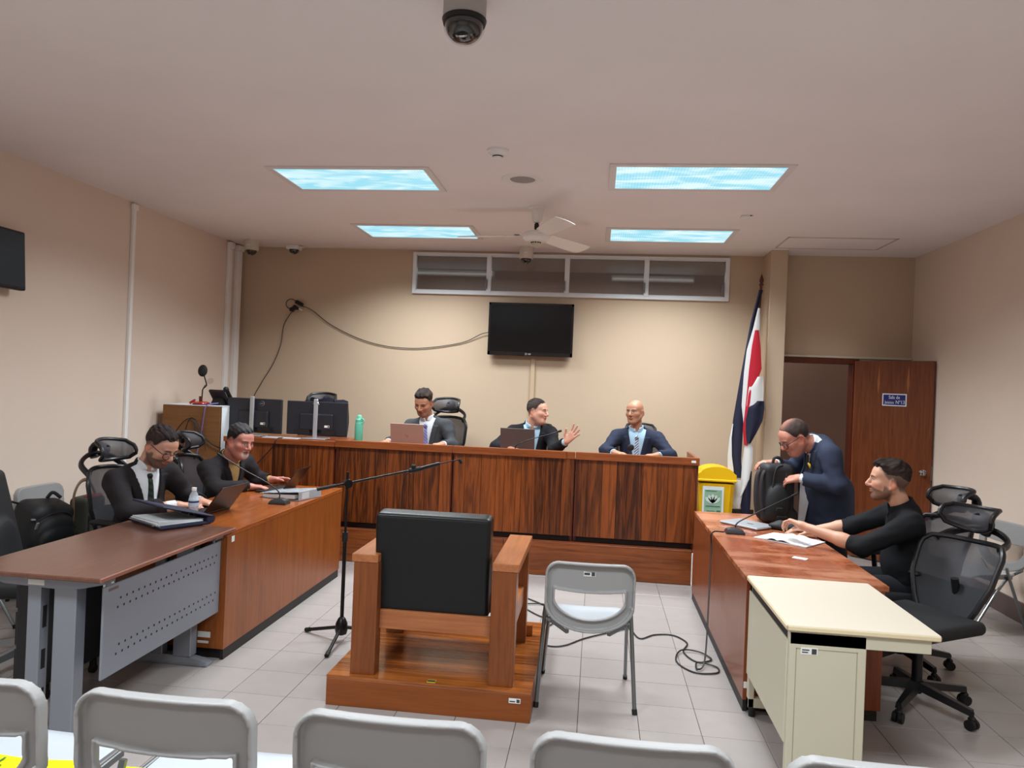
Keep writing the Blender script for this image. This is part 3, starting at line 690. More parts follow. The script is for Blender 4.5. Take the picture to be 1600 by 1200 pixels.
# ------------------------------------------------------------------ witness platform and armchair
M_plat = wood('platform top', (104, 52, 20), (176, 102, 44), 'x', .9, .16, fig=.7, coat=.6, rnd=.25)
M_pfr = wood('platform front', (108, 54, 22), (150, 82, 36), 'x', .5, .35, fig=.25)
t = thing('witness_platform', 'low wooden platform under the witness armchair', 'platform', (-.85, 4.22, 0))
px0, px1, py0, py1, ph = -1.355, -.272, 3.71, 4.82, .158
obj('base', B().slab(px0 + .004, px1 - .004, py0 + .004, py1 - .004, 0, ph - .012), M_pfr, t, world=True, smooth=False)
nb = 9
for k in range(nb):
    a = py0 + (py1 - py0) * k / nb; b_ = py0 + (py1 - py0) * (k + 1) / nb
    obj('plank', B().slab(px0 - (.0 if k else .001), px1, a + .0004, b_ - .0004, ph - .014, ph, .0012), M_plat, t, world=True, smooth=False)
obj('front_board', B().slab(px0, px1, py0 - .001, py0 + .012, 0, ph - .015, .002), M_pfr, t, world=True, smooth=False)
obj('side_board', B().slab(px1 - .012, px1, py0 + .013, py1, 0, ph - .015, .002), M_pfr, t, world=True, smooth=False)
obj('side_board', B().slab(px0, px0 + .012, py0 + .013, py1, 0, ph - .015, .002), M_pfr, t, world=True, smooth=False)
obj('rear_step_board', B().slab(px0 + .07, px1 - .07, 4.55, 4.58, ph, ph + .065, .003), M_pfr, t, world=True, smooth=False)
obj('inventory_sticker', B().slab(-.385, -.325, py0 - .0025, py0 - .001, .097, .122), M_tag, t, world=True, smooth=False)
obj('sticker_print', B().slab(-.345, -.329, py0 - .0032, py0 - .0025, .101, .118).slab(-.381, -.352, py0 - .0032, py0 - .0025, .103, .109), M_ink, t, world=True, smooth=False)
obj('yellow_label', B().slab(-.82, -.775, py0 + .012, py0 + .05, ph, ph + .0012), mat('yellow label', (206, 176, 40), .5), t, world=True, smooth=False)
obj('label_print', B().slab(-.818, -.777, py0 + .020, py0 + .042, ph + .0012, ph + .0022), M_ink, t, world=True, smooth=False)
M_arm_shade = wood('armchair wood', (98, 48, 22), (144, 82, 42), 'z', .8, .32, fig=.3)  # leg wood darker than the arms, shade painted into its colour
M_armx = wood('armchair wood across', (136, 76, 44), (186, 120, 76), 'x', .8, .32, fig=.3)
M_army = wood('armchair wood along', (136, 76, 44), (186, 120, 76), 'y', .8, .32, fig=.3)
t = thing('witness_armchair', 'heavy wooden armchair with a black leather back on the witness platform', 'armchair', (-.81, 4.1, ph))
for sx0, sx1, ins in ((-1.243, -1.11, 1), (-.503, -.373, -1)):
    for yy in (3.748, 4.42):
        d = .0 if yy < 4 else (.02)
        obj('leg', B().slab(sx0 + (d if ins < 0 else 0), sx1 - (d if ins > 0 else 0), yy, yy + (.09 if yy < 4 else .075), ph, .752, .002), M_arm_shade, t, world=True, smooth=False)
    w0, w1 = (sx0 - .012, sx1 - .002) if ins > 0 else (sx0 + .002, sx1 + .012)
    obj('arm_rest', B().slab(w0, w1, 3.744, 4.50, .752, .795, .003), M_army, t, world=True, smooth=False)
    s0, s1 = (sx0 + .02, sx0 + .06) if ins > 0 else (sx1 - .06, sx1 - .02)
    obj('side_rail', B().slab(s0, s1, 3.838, 4.42, .40, .50, .002), M_army, t, world=True, smooth=False)
obj('back_rail', B().slab(-1.11, -.503, 3.80, 3.835, .392, .492, .003), M_armx, t, world=True, smooth=False)
obj('front_rail', B().slab(-1.13, -.483, 4.42, 4.455, .39, .478, .003), M_armx, t, world=True, smooth=False)
M_lea = mat('black leather', (15, 18, 19), .4, bump=.12, bscale=220, spec=.45)
fd = Field((-1.2, 3.75, .46), (-.48, 4.0, 1.06), .008)
Rb = rotm(.075, 0, 0)
fd.rbox((-.838, 3.868, .745), (.625, .13, .545), .028, Rb)
v, q = fd.mesh(); bk = obj('back_cushion', fast_mesh('back_cushion', v, q), M_lea, t, world=True)
sm = B().tube([np.array((-.838, 3.868, .745)) + Rb @ np.array(p) for p in [(-.295, -.060, .258), (0, -.062, .2605), (.295, -.060, .258)]], .004, 6)
obj('piping', sm, M_lea, bk, world=True)
fd = Field((-1.15, 3.8, .46), (-.46, 4.5, .64), .01); fd.rbox((-.807, 4.17, .54), (.60, .54, .13), .035); v, q = fd.mesh()
obj('seat_cushion', fast_mesh('seat_cushion', v, q), M_lea, t, world=True)

# ------------------------------------------------------------------ grey plastic folding chair (one model, copied)
M_pl = mat('grey moulded plastic', (152, 151, 151), .42, spec=.4); M_pls = mat('pale grey seat plastic', (184, 191, 198), .38)
M_tube = mat('grey tube', (118, 122, 124), .3, .7)
def fold_shell():
    f = Field((-.27, -.34, .40), (.27, -.10, .83), .0055)
    P = f.points(); x, y, z = P[..., 0], P[..., 1], P[..., 2]
    u = z - .615
    yc = -.235 - .10 * u + .55 * x * x * (0.55 + u) - .03           # lean back, wrap forward at the sides
    # outline: rounded rect, bottom U
    def rr(hx, hz, r, cz):
        ax = np.abs(x) - (hx - r); az = np.abs(z - cz) - (hz - r)
        return np.sqrt(np.maximum(ax, 0) ** 2 + np.maximum(az, 0) ** 2) + np.minimum(np.maximum(ax, az), 0) - r
    top = rr(.238, .187, .075, .613)
    bot = np.sqrt((x / .238) ** 2 + (np.minimum(z - .575, 0) / .15) ** 2) - 1; bot *= .15
    out = np.where(z < .575, np.maximum(top, bot), top)
    hx = .185; ht = np.abs(x) - hx
    hb = (np.sqrt((x / .19) ** 2 + (np.minimum(z - .62, 0) / .125) ** 2) - 1) * .12
    hole = np.maximum.reduce([ht, z - (.637 - .25 * (x * x) * 0 + .012 * (np.abs(x) / .185) ** 2), hb])
    plate = np.abs(y - yc) - .005
    rim = np.maximum(np.abs(out + .006) - .006, np.abs(y - yc + .014) - .019)     # perimeter flange to the rear
    rimh = np.maximum(np.abs(hole - .005) - .005, np.abs(y - yc + .008) - .013)
    d = np.minimum(np.maximum(np.maximum(plate, out), -hole), np.minimum(np.maximum(rim, -hole), np.maximum(rimh, out)))
    f.F = d.astype(np.float32); return f.mesh()
t = FOLD = thing('folding_chair', 'grey plastic folding chair beside the witness platform, inventory sticker on its back', 'chair', (-.004, 4.155, 0), math.radians(1.8), 'grey plastic folding chairs')
v, q = fold_shell(); bs = obj('backrest', fast_mesh('backrest', v, q), M_pl, t)
P = []
for a in np.linspace(-1, 1, 13):
    row = []
    for b_ in np.linspace(-1, 1, 11):
        sx_ = .21 * (1 - .10 * max(0, -b_)); x = a * sx_; y = .02 + b_ * .20; 
        k = max(abs(a), abs(b_)) ** 6; row.append((x * (1 - .02 * k), y, .442 - .012 * (1 - a * a) * (1 - .5 * b_) - .012 * k - (.02 * max(0, b_ - .6) / .4)))
    P.append(row)
obj('seat', B().plate(P, .012), M_pls, t)
for sx_ in (-1, 1):
    obj('rear_leg', B().tube([(sx_ * .236, -.06, .50), (sx_ * .24, -.075, .44), (sx_ * .262, -.232, .012)], .0115, 10), M_tube, t)
    obj('front_leg', B().tube([(sx_ * .215, -.10, .43), (sx_ * .225, .02, .30), (sx_ * .245, .235, .012)], .0105, 10), M_tube, t)
    obj('foot_cap', B().cyl((sx_ * .2612, -.228, .025), (sx_ * .263, -.236, 0), .014, n=10), M_soft, t); obj('foot_cap', B().cyl((sx_ * .2438, .229, .025), (sx_ * .2455, .238, 0), .013, n=10), M_soft, t)
    obj('back_bracket', B().bar((sx_ * .20, -.235, .47), (sx_ * .11, -.215, .405), .022, .018, bev=.004).bar((sx_ * .11, -.22, .41), (sx_ * .11, .10, .41), .016, .02, bev=.003), M_tube, t)
    obj('seat_rail', B().bar((sx_ * .228, -.12, .425), (sx_ * .222, .12, .425), .012, .026, bev=.003), M_tube, t)
obj('cross_bar', B().tube([(-.232, -.075, .415), (.232, -.075, .415)], .011, 10).tube([(-.225, .03, .40), (.225, .03, .40)], .009, 10), M_tube, t)
obj('pivot', B().cyl((-.245, -.07, .43), (-.22, -.07, .43), .016, n=12).cyl((.22, -.07, .43), (.245, -.07, .43), .016, n=12), M_soft, t)
G = 'grey plastic folding chairs'
fx = [(-1.775, 'foreground grey folding chair at the left edge with yellow tape on its seat'), (-1.152, 'second foreground grey folding chair from the left'), (-.52, 'foreground grey folding chair directly below the witness platform'), (.114, 'foreground grey folding chair right of the witness platform, no tape on it'), (.745, 'foreground grey folding chair at the bottom right, only its top edge showing')]
for x, l in fx: copy_thing(FOLD, (x + .012, 2.15, 0), 0, l).scale = (1.09, 1.0, 1.05)
copy_thing(FOLD, (2.98, 6.08, 0), math.radians(106), 'grey folding chair by the right wall behind the mesh chairs')
copy_thing(FOLD, (-3.96, 4.60, 0), math.radians(-88), 'grey folding chair by the left wall holding the black backpack')
copy_thing(FOLD, (-3.98, 5.18, 0), math.radians(-90), 'grey folding chair by the left wall holding the olive bag')
obj('inventory_sticker', B().box((-.005, -.282, .742), (.062, .003, .026)), M_tag, bs, smooth=False)
obj('sticker_print', B().box((.014, -.284, .742), (.018, .002, .020)).box((-.018, -.284, .742), (.03, .002, .012)), M_ink, bs, smooth=False)
# yellow tape lying over the seats
M_tape = mat('yellow barrier tape', (232, 232, 20), .35); M_tink = mat('tape print', (60, 110, 50), .5)
def tape(pts, wd, label, txt=None):
    c = spline(pts, 6); P = [[(p[0], p[1] - wd / 2, p[2]), (p[0], p[1], p[2] + .003), (p[0], p[1] + wd / 2, p[2])] for p in c]
    t = thing('barrier_tape', label, 'tape', tuple(c[0])); obj('ribbon', B().plate(P, .0012), M_tape, t, world=True)
    return t
a = tape([(-2.05, 2.13, .475), (-1.92, 2.11, .468), (-1.75, 2.10, .466), (-1.56, 2.11, .472)], .08, 'yellow barrier tape with printed letters over the leftmost chair seat')
text('lettering', 'OL', .07, (-1.84, 2.095, .4735), (.99, -.02, .0), (0.02, .99, 0), M_tink, a)
a = tape([(-1.42, 2.10, .475), (-1.28, 2.12, .466), (-1.16, 2.11, .466), (-1.06, 2.16, .470)], .075, 'yellow barrier tape over the second chair seat from the left')
# ------------------------------------------------------------------ black mesh office chair (one model, copied)
def mesh_mat():
    m = bpy.data.materials.new('chair mesh'); m.use_nodes = True; b = m.node_tree.nodes['Principled BSDF']
    b.inputs['Base Color'].default_value = (*lin((44, 42, 48)), 1); b.inputs['Roughness'].default_value = .6; b.inputs['Alpha'].default_value = .86
    return m
M_mesh = mesh_mat(); M_frame = mat('chair frame plastic', (27, 26, 29), .38); M_pad = mat('chair fabric', (25, 26, 29), .8, bump=.3, bscale=500)
def back_pt(u, v):
    """u -1..1 across, v 0..1 up the backrest"""
    wd = np.interp(v, [0, .15, .45, .8, 1], [.15, .185, .235, .245, .225]); z = .53 + .47 * v
    y = -.235 - .05 * v - .055 * math.sin(v * PI * 1.0) * 0 + .06 * (1 - math.cos((v - .35) * 2.4)) * -.6
    x = u * wd
    if v > .9: z -= .012 * abs(u) ** 3 * 2
    return (x, y + .11 * u * u * (.6 + .4 * v), z)
def star(t, m, r=.31, chrome=False):
    for k in range(5):
        a = PI / 2 + .35 + k * 2 * PI / 5; d = np.array((math.cos(a), math.sin(a), 0)); n = np.array((-d[1], d[0], 0))
        b = B(); P = []
        for s_ in np.linspace(0, 1, 5):
            c = d * (.03 + s_ * (r - .03)) + V3(0, 0, .125 - .035 * s_); w_ = .030 - .012 * s_; hh = .022 - .006 * s_
            P.append([c + n * w_ - V3(0, 0, hh), c + n * w_ * .7 + V3(0, 0, hh), c - n * w_ * .7 + V3(0, 0, hh), c - n * w_ - V3(0, 0, hh)])
        b.grid(P, True); b.f.append((len(b.v) - 4, len(b.v) - 3, len(b.v) - 2, len(b.v) - 1))
        lg = obj('base_leg', b, m, t)
        e = d * r
        cb = B().cyl(e + n * .026 + V3(0, 0, .028), e + n * .006 + V3(0, 0, .028), .028, n=14).cyl(e - n * .026 + V3(0, 0, .028), e - n * .006 + V3(0, 0, .028), .028, n=14).box(e + V3(0, 0, .05), (.035, .035, .04), .008).cyl(e + V3(0, 0, .05), e + V3(0, 0, .095), .01, n=8)
        obj('castor', cb, M_soft, lg)
t = MESHC = thing('office_chair', 'black mesh office chair with headrest nearest the white desk on the right', 'chair', (1.86, 4.37, 0), math.radians(122), 'black mesh office chairs')
star(t, M_frame)
obj('gas_column', B().cyl((0, 0, .08), (0, 0, .30), .028, n=14).cyl((0, 0, .29), (0, 0, .43), .016, n=12), M_frame, t)
obj('mechanism', B().box((0, -.02, .42), (.18, .26, .05), .015).tube([(.08, .02, .42), (.24, .04, .41)], .007, 8).tube(spline([(0, -.10, .42), (0, -.24, .42), (0, -.325, .47), (0, -.325, .58), (0, -.30, .70)]), [.036] * 9 + [.03] * 8 + [.026] * 8 + [.022] * 8, 10), M_frame, t)
f = Field((-.29, -.26, .42), (.29, .29, .56), .009); f.rbox((0, .02, .487), (.50, .49, .075), .034); f.ell((0, .26, .47), (.23, .04, .035), None, .03); v, q = f.mesh()
obj('seat', fast_mesh('seat', v, q), M_pad, t)
for sx_ in (-1, 1):
    ar = obj('armrest', B().tube(spline([(sx_ * .20, -.03, .43), (sx_ * .285, -.03, .44), (sx_ * .30, -.02, .54), (sx_ * .295, 0, .66)]), .017, 10), M_frame, t)
    obj('arm_pad', B().box((sx_ * .29, .03, .675), (.085, .25, .03), .013), M_soft, ar)
nu, nv = 15, 17
obj('back_mesh', B().grid([[back_pt(u, v_) for u in np.linspace(-.97, .97, nu)] for v_ in np.linspace(.42, .985, nv)]), M_mesh, t)
obj('lower_back_mesh', B().plate([[back_pt(u, v_) for u in np.linspace(-.97, .97, nu)] for v_ in np.linspace(.02, .43, 10)], .006), mat('denser chair mesh', (40, 41, 46), .75, bump=.4, bscale=700), t)
ring = [back_pt(-1, v_) for v_ in np.linspace(0, .95, 14)] + [back_pt(u, 1.0 + .015 * (1 - u * u)) for u in np.linspace(-.93, .93, 12)] + [back_pt(1, v_) for v_ in np.linspace(.95, 0, 14)] + [back_pt(u, -.02) for u in np.linspace(.8, -.8, 6)]
obj('back_frame', B().tube(ring, .0155, 8, closed=True), M_frame, t)
obj('lumbar_pad', B().plate([[(x, back_pt(x / .235, v_)[1] - .035, .53 + .47 * v_) for x in np.linspace(-.13, .13, 7)] for v_ in np.linspace(.22, .42, 5)], -.018), M_frame, t)
lp = obj('headrest_loop', B().tube(spline([back_pt(-.82, .96), (-.17, -.335, 1.035), (-.09, -.375, 1.085), (0, -.385, 1.10), (.09, -.375, 1.085), (.17, -.335, 1.035), back_pt(.82, .96)], 5), .016, 8, flat=1.5), M_frame, t)
obj('headrest_arm', B().tube(spline([(0, -.385, 1.07), (0, -.405, 1.12), (0, -.38, 1.165), (0, -.315, 1.165), (0, -.275, 1.145)], 5), [.026] * 8 + [.024] * 6 + [.020] * 7, 10, flat=1.3), M_frame, lp)
def hp(u, v_):
    z = 1.135 + v_ * .075 * (1 - .25 * u * u); x = u * .155; return (x, -.262 + .095 * u * u - .035 * v_ * v_ - .02 * v_, z)
hr = obj('headrest', B().grid([[hp(u, v_) for u in np.linspace(-.94, .94, 13)] for v_ in np.linspace(-.9, .9, 7)]), M_mesh, t)
hring = [hp(-1 + .10 * (abs(v_) > .8), v_) for v_ in np.linspace(-.85, .85, 6)] + [hp(u, 1) for u in np.linspace(-.88, .88, 10)] + [hp(1 - .10 * (abs(v_) > .8), v_) for v_ in np.linspace(.85, -.85, 6)] + [hp(u, -1) for u in np.linspace(.88, -.88, 10)]
obj('headrest_frame', B().tube(hring, .014, 8, closed=True), M_frame, hr)
obj('headrest_hub', B().box((0, -.29, 1.14), (.07, .04, .06), .015), M_frame, hr)
def recline(t, deg):
    a = math.radians(deg); p = Vector((0, -.10, .47)); R_ = Matrix.Rotation(a, 3, 'X')
    for c in t.children:
        if c.name.split('.')[0] in ('back_mesh', 'lower_back_mesh', 'back_frame', 'lumbar_pad', 'headrest_loop', 'headrest'): c.rotation_euler = (a, 0, 0); c.location = p - R_ @ p
    return t
def chair(x, y, z, rz, l): return copy_thing(MESHC, (x, y, z), math.radians(rz), l)
recline(chair(2.02, 5.02, 0, 105, 'black mesh office chair holding the seated man in the black shirt'), 11)
chair(-3.24, 4.88, 0, -98, 'black mesh office chair holding the man with glasses at the left desk')
chair(-3.22, 5.92, 0, -80, 'black mesh office chair holding the grey-haired man at the left desk')
DZc = DZ - .0005
chair(-2.96, 7.45, DZc + .03, 183, 'black mesh office chair behind the two monitors, empty')
chair(-1.66, 7.60, DZc + .03, 170, 'black mesh office chair of the judge in the grey suit')
chair(-.63, 7.72, DZc, 178, 'black mesh office chair of the judge raising his hand').scale = (1, 1, .83)
chair(.50, 7.74, DZc, 186, 'black mesh office chair of the bald judge').scale = (1, 1, .87)
recline(MESHC, 19)
for c_ in [c for c in MESHC.children if c.name.split('.')[0] == 'armrest']:
    for g_ in list(c_.children): bpy.data.objects.remove(g_)
    bpy.data.objects.remove(c_)
# black upholstered chair at the left edge
t = thing('office_chair', 'black upholstered office chair at the left edge behind the walnut desk', 'chair', (-3.17, 3.93, 0), math.radians(-66))
M_uph = mat('black upholstery', (30, 32, 36), .6, bump=.1, bscale=200)
star(t, M_steel, .30)
obj('gas_column', B().cyl((0, 0, .08), (0, 0, .28), .05, n=14).cyl((0, 0, .27), (0, 0, .44), .018, n=12), M_frame, t)
f = Field((-.32, -.32, .38), (.32, .32, .60), .012); f.rbox((0, .02, .48), (.52, .50, .11), .05); v, q = f.mesh(); obj('seat', fast_mesh('seat', v, q), M_uph, t)
f = Field((-.30, -.45, .48), (.30, -.1, 1.14), .012); f.rbox((0, -.27, .80), (.50, .09, .60), .043, rotm(.24, 0, 0)); f.ell((0, -.225, .70), (.16, .03, .12), None, .04); v, q = f.mesh(); obj('backrest', fast_mesh('backrest', v, q), M_uph, t)
obj('back_stem', B().bar((0, -.12, .43), (0, -.30, .44), .06, .02, bev=.004).bar((0, -.30, .43), (0, -.335, .75), .06, .02, (0, 1, 0), .004), M_frame, t)

# ------------------------------------------------------------------ back wall: televisions, cables, flag, bin
M_scr = mat('dark screen', (10, 10, 13), .12, spec=.6); M_bez = mat('glossy bezel', (14, 14, 16), .2, coat=.5)
t = thing('television', 'black flat television mounted on the back wall under the high window', 'television', (-.80, YB, 2.38))
tx0, tx1, tz0, tz1 = -1.295, -.302, 2.07, 2.685; ty = YB - .11
obj('casing', B().slab(tx0, tx1, ty + .012, ty + .055, tz0, tz1, .006), M_black, t, world=True, smooth=False)
obj('wall_bracket', B().slab(-1.0, -.6, ty + .05, YB, 2.2, 2.55, .005), M_black, t, world=True, smooth=False)
bz = obj('bezel', B().slab(tx0, tx1, ty, ty + .014, tz1 - .028, tz1, .003).slab(tx0, tx1, ty, ty + .014, tz0, tz0 + .045, .003).slab(tx0, tx0 + .028, ty, ty + .014, tz0, tz1, .003).slab(tx1 - .028, tx1, ty, ty + .014, tz0, tz1, .003), M_bez, t, world=True, smooth=False)
obj('screen', B().slab(tx0 + .027, tx1 - .027, ty + .005, ty + .012, tz0 + .043, tz1 - .027), M_scr, t, world=True, smooth=False)
text('logo_lettering', 'LG', .026, (-.80, ty - .0012, tz0 + .022), (1, 0, 0), (0, 0, 1), M_sgw, t)
obj('logo_ring', B().tube([(-.84 + .010 * math.cos(a), ty - .001, tz0 + .022 + .010 * math.sin(a)) for a in np.linspace(0, 2 * PI, 13)[:-1]], .0014, 5, closed=True), M_sgw, t, world=True)
t = thing('television', 'black wall television cut off by the left edge of the photo', 'television', (XL, 4.72, 2.5))
tb = rotm(0, -.06, 0)
obj('casing', B().box((.085, -.09, 0), (.05, .78, .44), .008, tb), M_black, t)
obj('screen', B().box((.112, -.09, .002), (.006, .75, .40), 0, tb), mat('grey reflecting screen', (44, 50, 58), .25), t, smooth=False)
obj('wall_arm', B().slab(0, .07, -.15, .0, -.05, .05, .006), M_black, t)
# wiring bundle
t = thing('cable_junction', 'tangle of black plugs hanging from a hole high on the back wall', 'plugs', (-3.68, YB, 2.58))
j = YB - .03
obj('power_adapter', B().box((-3.645, j - .01, 2.615), (.10, .05, .045), .008, rotm(0, .45, 0)), M_black, t, world=True)
obj('plug', B().box((-3.70, j - .01, 2.565), (.05, .045, .05), .01, rotm(0, .7, 0)).box((-3.735, j - .01, 2.535), (.055, .04, .05), .01, rotm(0, .3, 0)).box((-3.67, j - .015, 2.55), (.05, .035, .03), .006), M_black, t, world=True)
obj('loop', B().tube([(-3.755 + .065 * math.cos(a), j + .005, 2.605 + .06 * math.sin(a)) for a in np.linspace(.35, 5.2, 22)], .005, 6), M_cable, t, world=True)
obj('pale_connector', B().box((-3.645, j - .01, 2.55), (.04, .022, .014), .003).box((-3.62, j - .01, 2.535), (.03, .02, .014), .003), M_tag, t, world=True)
single('power_cable', B().tube(spline([(-3.62, j, 2.585), (-3.48, j + .01, 2.53), (-3.25, j + .015, 2.37), (-2.9, j + .015, 2.215), (-2.57, j + .015, 2.135), (-2.25, j + .015, 2.115), (-1.95, j + .015, 2.14), (-1.6, j + .015, 2.21), (-1.38, j, 2.315), (-1.25, j, 2.34)], 8), .0048, 7), M_cable, 'black cable sagging along the back wall to the television', 'cable')
single('power_cable', B().tube(spline([(-3.735, j, 2.52), (-3.84, j + .01, 2.34), (-3.87, j + .01, 2.10), (-3.96, j + .01, 1.86), (-4.10, j + .01, 1.62), (-4.2, j + .01, 1.40), (-4.22, j + .01, 1.0)], 8), .0045, 7), M_cable, 'black cable hanging from the plugs down behind the left monitor', 'cable')
# flag
t = thing('flag', 'draped blue, white and red flag on a wooden pole beside the pillar', 'flag', (1.66, 8.14, 0))
obj('pole', B().cyl((1.62, 8.16, .02), (1.722, 8.16, 2.93), .014, n=12), M_dkwood, t, world=True)
obj('finial', B().lathe([(.02, 0), (.026, .012), (.014, .03), (.024, .05), (.02, .075), (.008, .11), (0, .135)], (1.724, 8.16, 2.91), 14), M_dkwood, t, world=True)
obj('base', B().lathe([(.16, 0), (.16, .025), (.05, .05), (.025, .09), (.015, .10)], (1.62, 8.16, 0), 24), M_dkwood, t, world=True)
def lerp(v_, xs, ys): return float(np.interp(v_, xs, ys))
def pleat(name, zs, xl, xr, yo, amp, folds, m, parent):
    b = B(); P = []
    for z in np.linspace(zs[0], zs[-1], 40):
        a, c = lerp(z, zs, xl), lerp(z, zs, xr); row = []
        for u in np.linspace(0, 1, 15): row.append((a + (c - a) * u, 8.115 + yo + amp * math.sin(u * PI * folds + z * 1.3), z))
        P.append(row)
    return obj(name, b.plate(P, .006), m, parent, world=True)
def stripe_flag():
    m = bpy.data.materials.new('flag cloth'); m.use_nodes = True
    return m
M_fb = mat('flag navy', (26, 28, 52), .8, var=.05); M_fw = mat('flag white', (214, 214, 214), .8); M_fr = mat('flag red', (176, 20, 42), .8)
fz = [.45, .62, .80, 1.0, 1.2, 1.45, 1.75, 2.1, 2.5, 2.8, 2.9]
# left fold: blue edge of the cloth, hanging the full height
pleat('blue_fold', [.82, 1.0, 1.45, 2.0, 2.5, 2.86], [1.485, 1.455, 1.475, 1.545, 1.615, 1.69], [1.60, 1.575, 1.585, 1.62, 1.66, 1.735], .0, .010, 1.5, M_fb, t)
pleat('white_tail', [.80, .9, 1.05, 1.25, 1.4], [1.475, 1.438, 1.432, 1.445, 1.47], [1.50, 1.50, 1.475, 1.465, 1.475], -.004, .003, 1, M_fw, t)
pleat('white_fold', [1.30, 1.60, 1.95, 2.2, 2.45, 2.66], [1.60, 1.555, 1.565, 1.585, 1.645, 1.685], [1.63, 1.625, 1.655, 1.675, 1.71, 1.71], -.016, .006, 1, M_fw, t)
pleat('red_fold', [1.18, 1.35, 1.55, 1.72, 2.0, 2.25, 2.42], [1.595, 1.575, 1.59, 1.60, 1.615, 1.635, 1.66], [1.63, 1.625, 1.625, 1.65, 1.745, 1.725, 1.70], -.030, .006, 1, M_fr, t)
pleat('white_band', [1.48, 1.62, 1.80, 1.92], [1.605, 1.605, 1.62, 1.70], [1.70, 1.775, 1.775, 1.765], -.036, .007, 1.5, M_fw, t)
pleat('blue_band', [1.20, 1.32, 1.45, 1.58, 1.66], [1.62, 1.605, 1.60, 1.62, 1.70], [1.66, 1.72, 1.775, 1.79, 1.785], -.044, .008, 2, M_fb, t)
pleat('white_lower', [.62, .80, 1.0, 1.15, 1.22], [1.57, 1.58, 1.585, 1.60, 1.62], [1.585, 1.66, 1.69, 1.69, 1.66], -.024, .008, 1.5, M_fw, t)
pleat('blue_lower', [.42, .60, .75, .9], [1.60, 1.58, 1.585, 1.62], [1.685, 1.69, 1.69, 1.69], -.02, .01, 2, M_fb, t)
pleat('white_hem', [.49, .54, .65, .80], [1.545, 1.50, 1.49, 1.52], [1.57, 1.585, 1.60, 1.60], -.012, .008, 1.5, M_fw, t)
# bin
M_yel = mat('yellow plastic', (242, 190, 14), .4)
t = thing('waste_bin', 'yellow plastic waste bin with a domed lid and a green notice, beside the flag', 'bin', (1.30, 8.10, 0))
hw = .185
P = []
for z, s_ in ((.02, .80), (.3, .88), (.765, 1.0)): P.append([(1.305 + a * hw * s_, 8.10 + b_ * .16 * s_, z) for a, b_ in ((-1, -.8), (-.8, -1), (.8, -1), (1, -.8), (1, .8), (.8, 1), (-.8, 1), (-1, .8))])
bb = B().grid(P, True); bb.f.append(tuple(range(8))[::-1]); bd = obj('body', bb, M_yel, t, world=True, smooth=False)
obj('rib', B().bar((1.305 + .135, 7.936, .765), (1.305 + .115, 7.962, .05), .012, .012, (0, 1, 0), .003), M_yel, bd, world=True)
lidp = [(-hw - .012, .79), (-hw - .012, .865)] + [(-(hw - .01) * math.cos(a), .87 + .075 * math.sin(a)) for a in np.linspace(.15, PI - .15, 9)] + [(hw + .012, .865), (hw + .012, .79)]
obj('lid', B().prism(lidp, 7.935, 8.265, (1.305, 0, 0), (1, 0, 0), (0, 0, 1), (0, 1, 0)), M_yel, t, world=True, smooth=False)
obj('lid_rim', B().slab(1.305 - hw - .018, 1.305 + hw + .018, 7.925, 8.275, .785, .81, .006), M_yel, t, world=True)
nt_ = obj('notice', B().slab(1.155, 1.375, 7.926, 7.930, .44, .735), M_paper, t, world=True, smooth=False)
obj('notice_print', B().slab(1.175, 1.355, 7.9245, 7.926, .455, .70), mat('notice green', (150, 186, 160), .6, var=.1, vscale=14), nt_, world=True, smooth=False)
pl_ = B()
for a in (-.9, -.45, 0, .45, .9): pl_.prism([(0, 0), (.016, .03), (.02, .07), (0, .10), (-.02, .07), (-.016, .03)], 7.923, 7.9245, (1.262, 0, .555), (math.cos(a), 0, -math.sin(a)), (math.sin(a), 0, math.cos(a)), (0, 1, 0))
obj('leaf_emblem', pl_, mat('notice pale', (214, 230, 220), .6), nt_, world=True, smooth=False)
obj('text_bars', B().slab(1.185, 1.30, 7.923, 7.9245, .685, .692).slab(1.19, 1.34, 7.923, 7.9245, .52, .53).slab(1.20, 1.29, 7.923, 7.9245, .472, .478).slab(1.305, 1.345, 7.923, 7.9245, .468, .484), mat('notice dark green', (78, 112, 92), .6), nt_, world=True, smooth=False)

# ------------------------------------------------------------------ things on the bench
def laptop(name, label, loc, rz, lid_deg, m, w_=.33, d_=.23, logo=None, lm=None):
    t = thing(name, label, 'laptop', loc, rz)         # front edge towards local -y, lid hinge at +y
    obj('base', B().box((0, 0, .009), (w_, d_, .016), .004), m, t)
    obj('keyboard', B().box((0, .03, .0175), (w_ * .88, d_ * .48, .001)), M_soft, t, smooth=False)
    a = math.radians(lid_deg); up = np.array((0, math.sin(a), math.cos(a))); nn = np.array((0, math.cos(a), -math.sin(a)))
    R = np.stack([(1, 0, 0), nn, up], 1); h = np.array((0, d_ / 2 - .004, .016))
    ld = obj('lid', B().box(h + up * (d_ / 2) + nn * .003, (w_, .007, d_), .003, R), m, t)
    obj('screen', B().box(h + up * (d_ / 2) - nn * .0012, (w_ * .94, .001, d_ * .9), 0, R), M_scr, ld, smooth=False)
    obj('hinge', B().cyl(h + V3(-w_ * .35, .002, -.004), h + V3(w_ * .35, .002, -.004), .006, n=8), M_black, t)
    if logo:
        me = text_mesh(logo, .034, .0004); o_ = h + up * d_ * .45 + nn * .0072
        me.transform(Matrix(((-1, nn[0], 0, o_[0]), (0, up[1], nn[1], o_[1]), (0, up[2], nn[2], o_[2]), (0, 0, 0, 1)))); me.transform(Matrix.Identity(4)); me.name = 'logo_lettering'
        obj('logo_lettering', me, lm or M_chrome, ld)
    return t
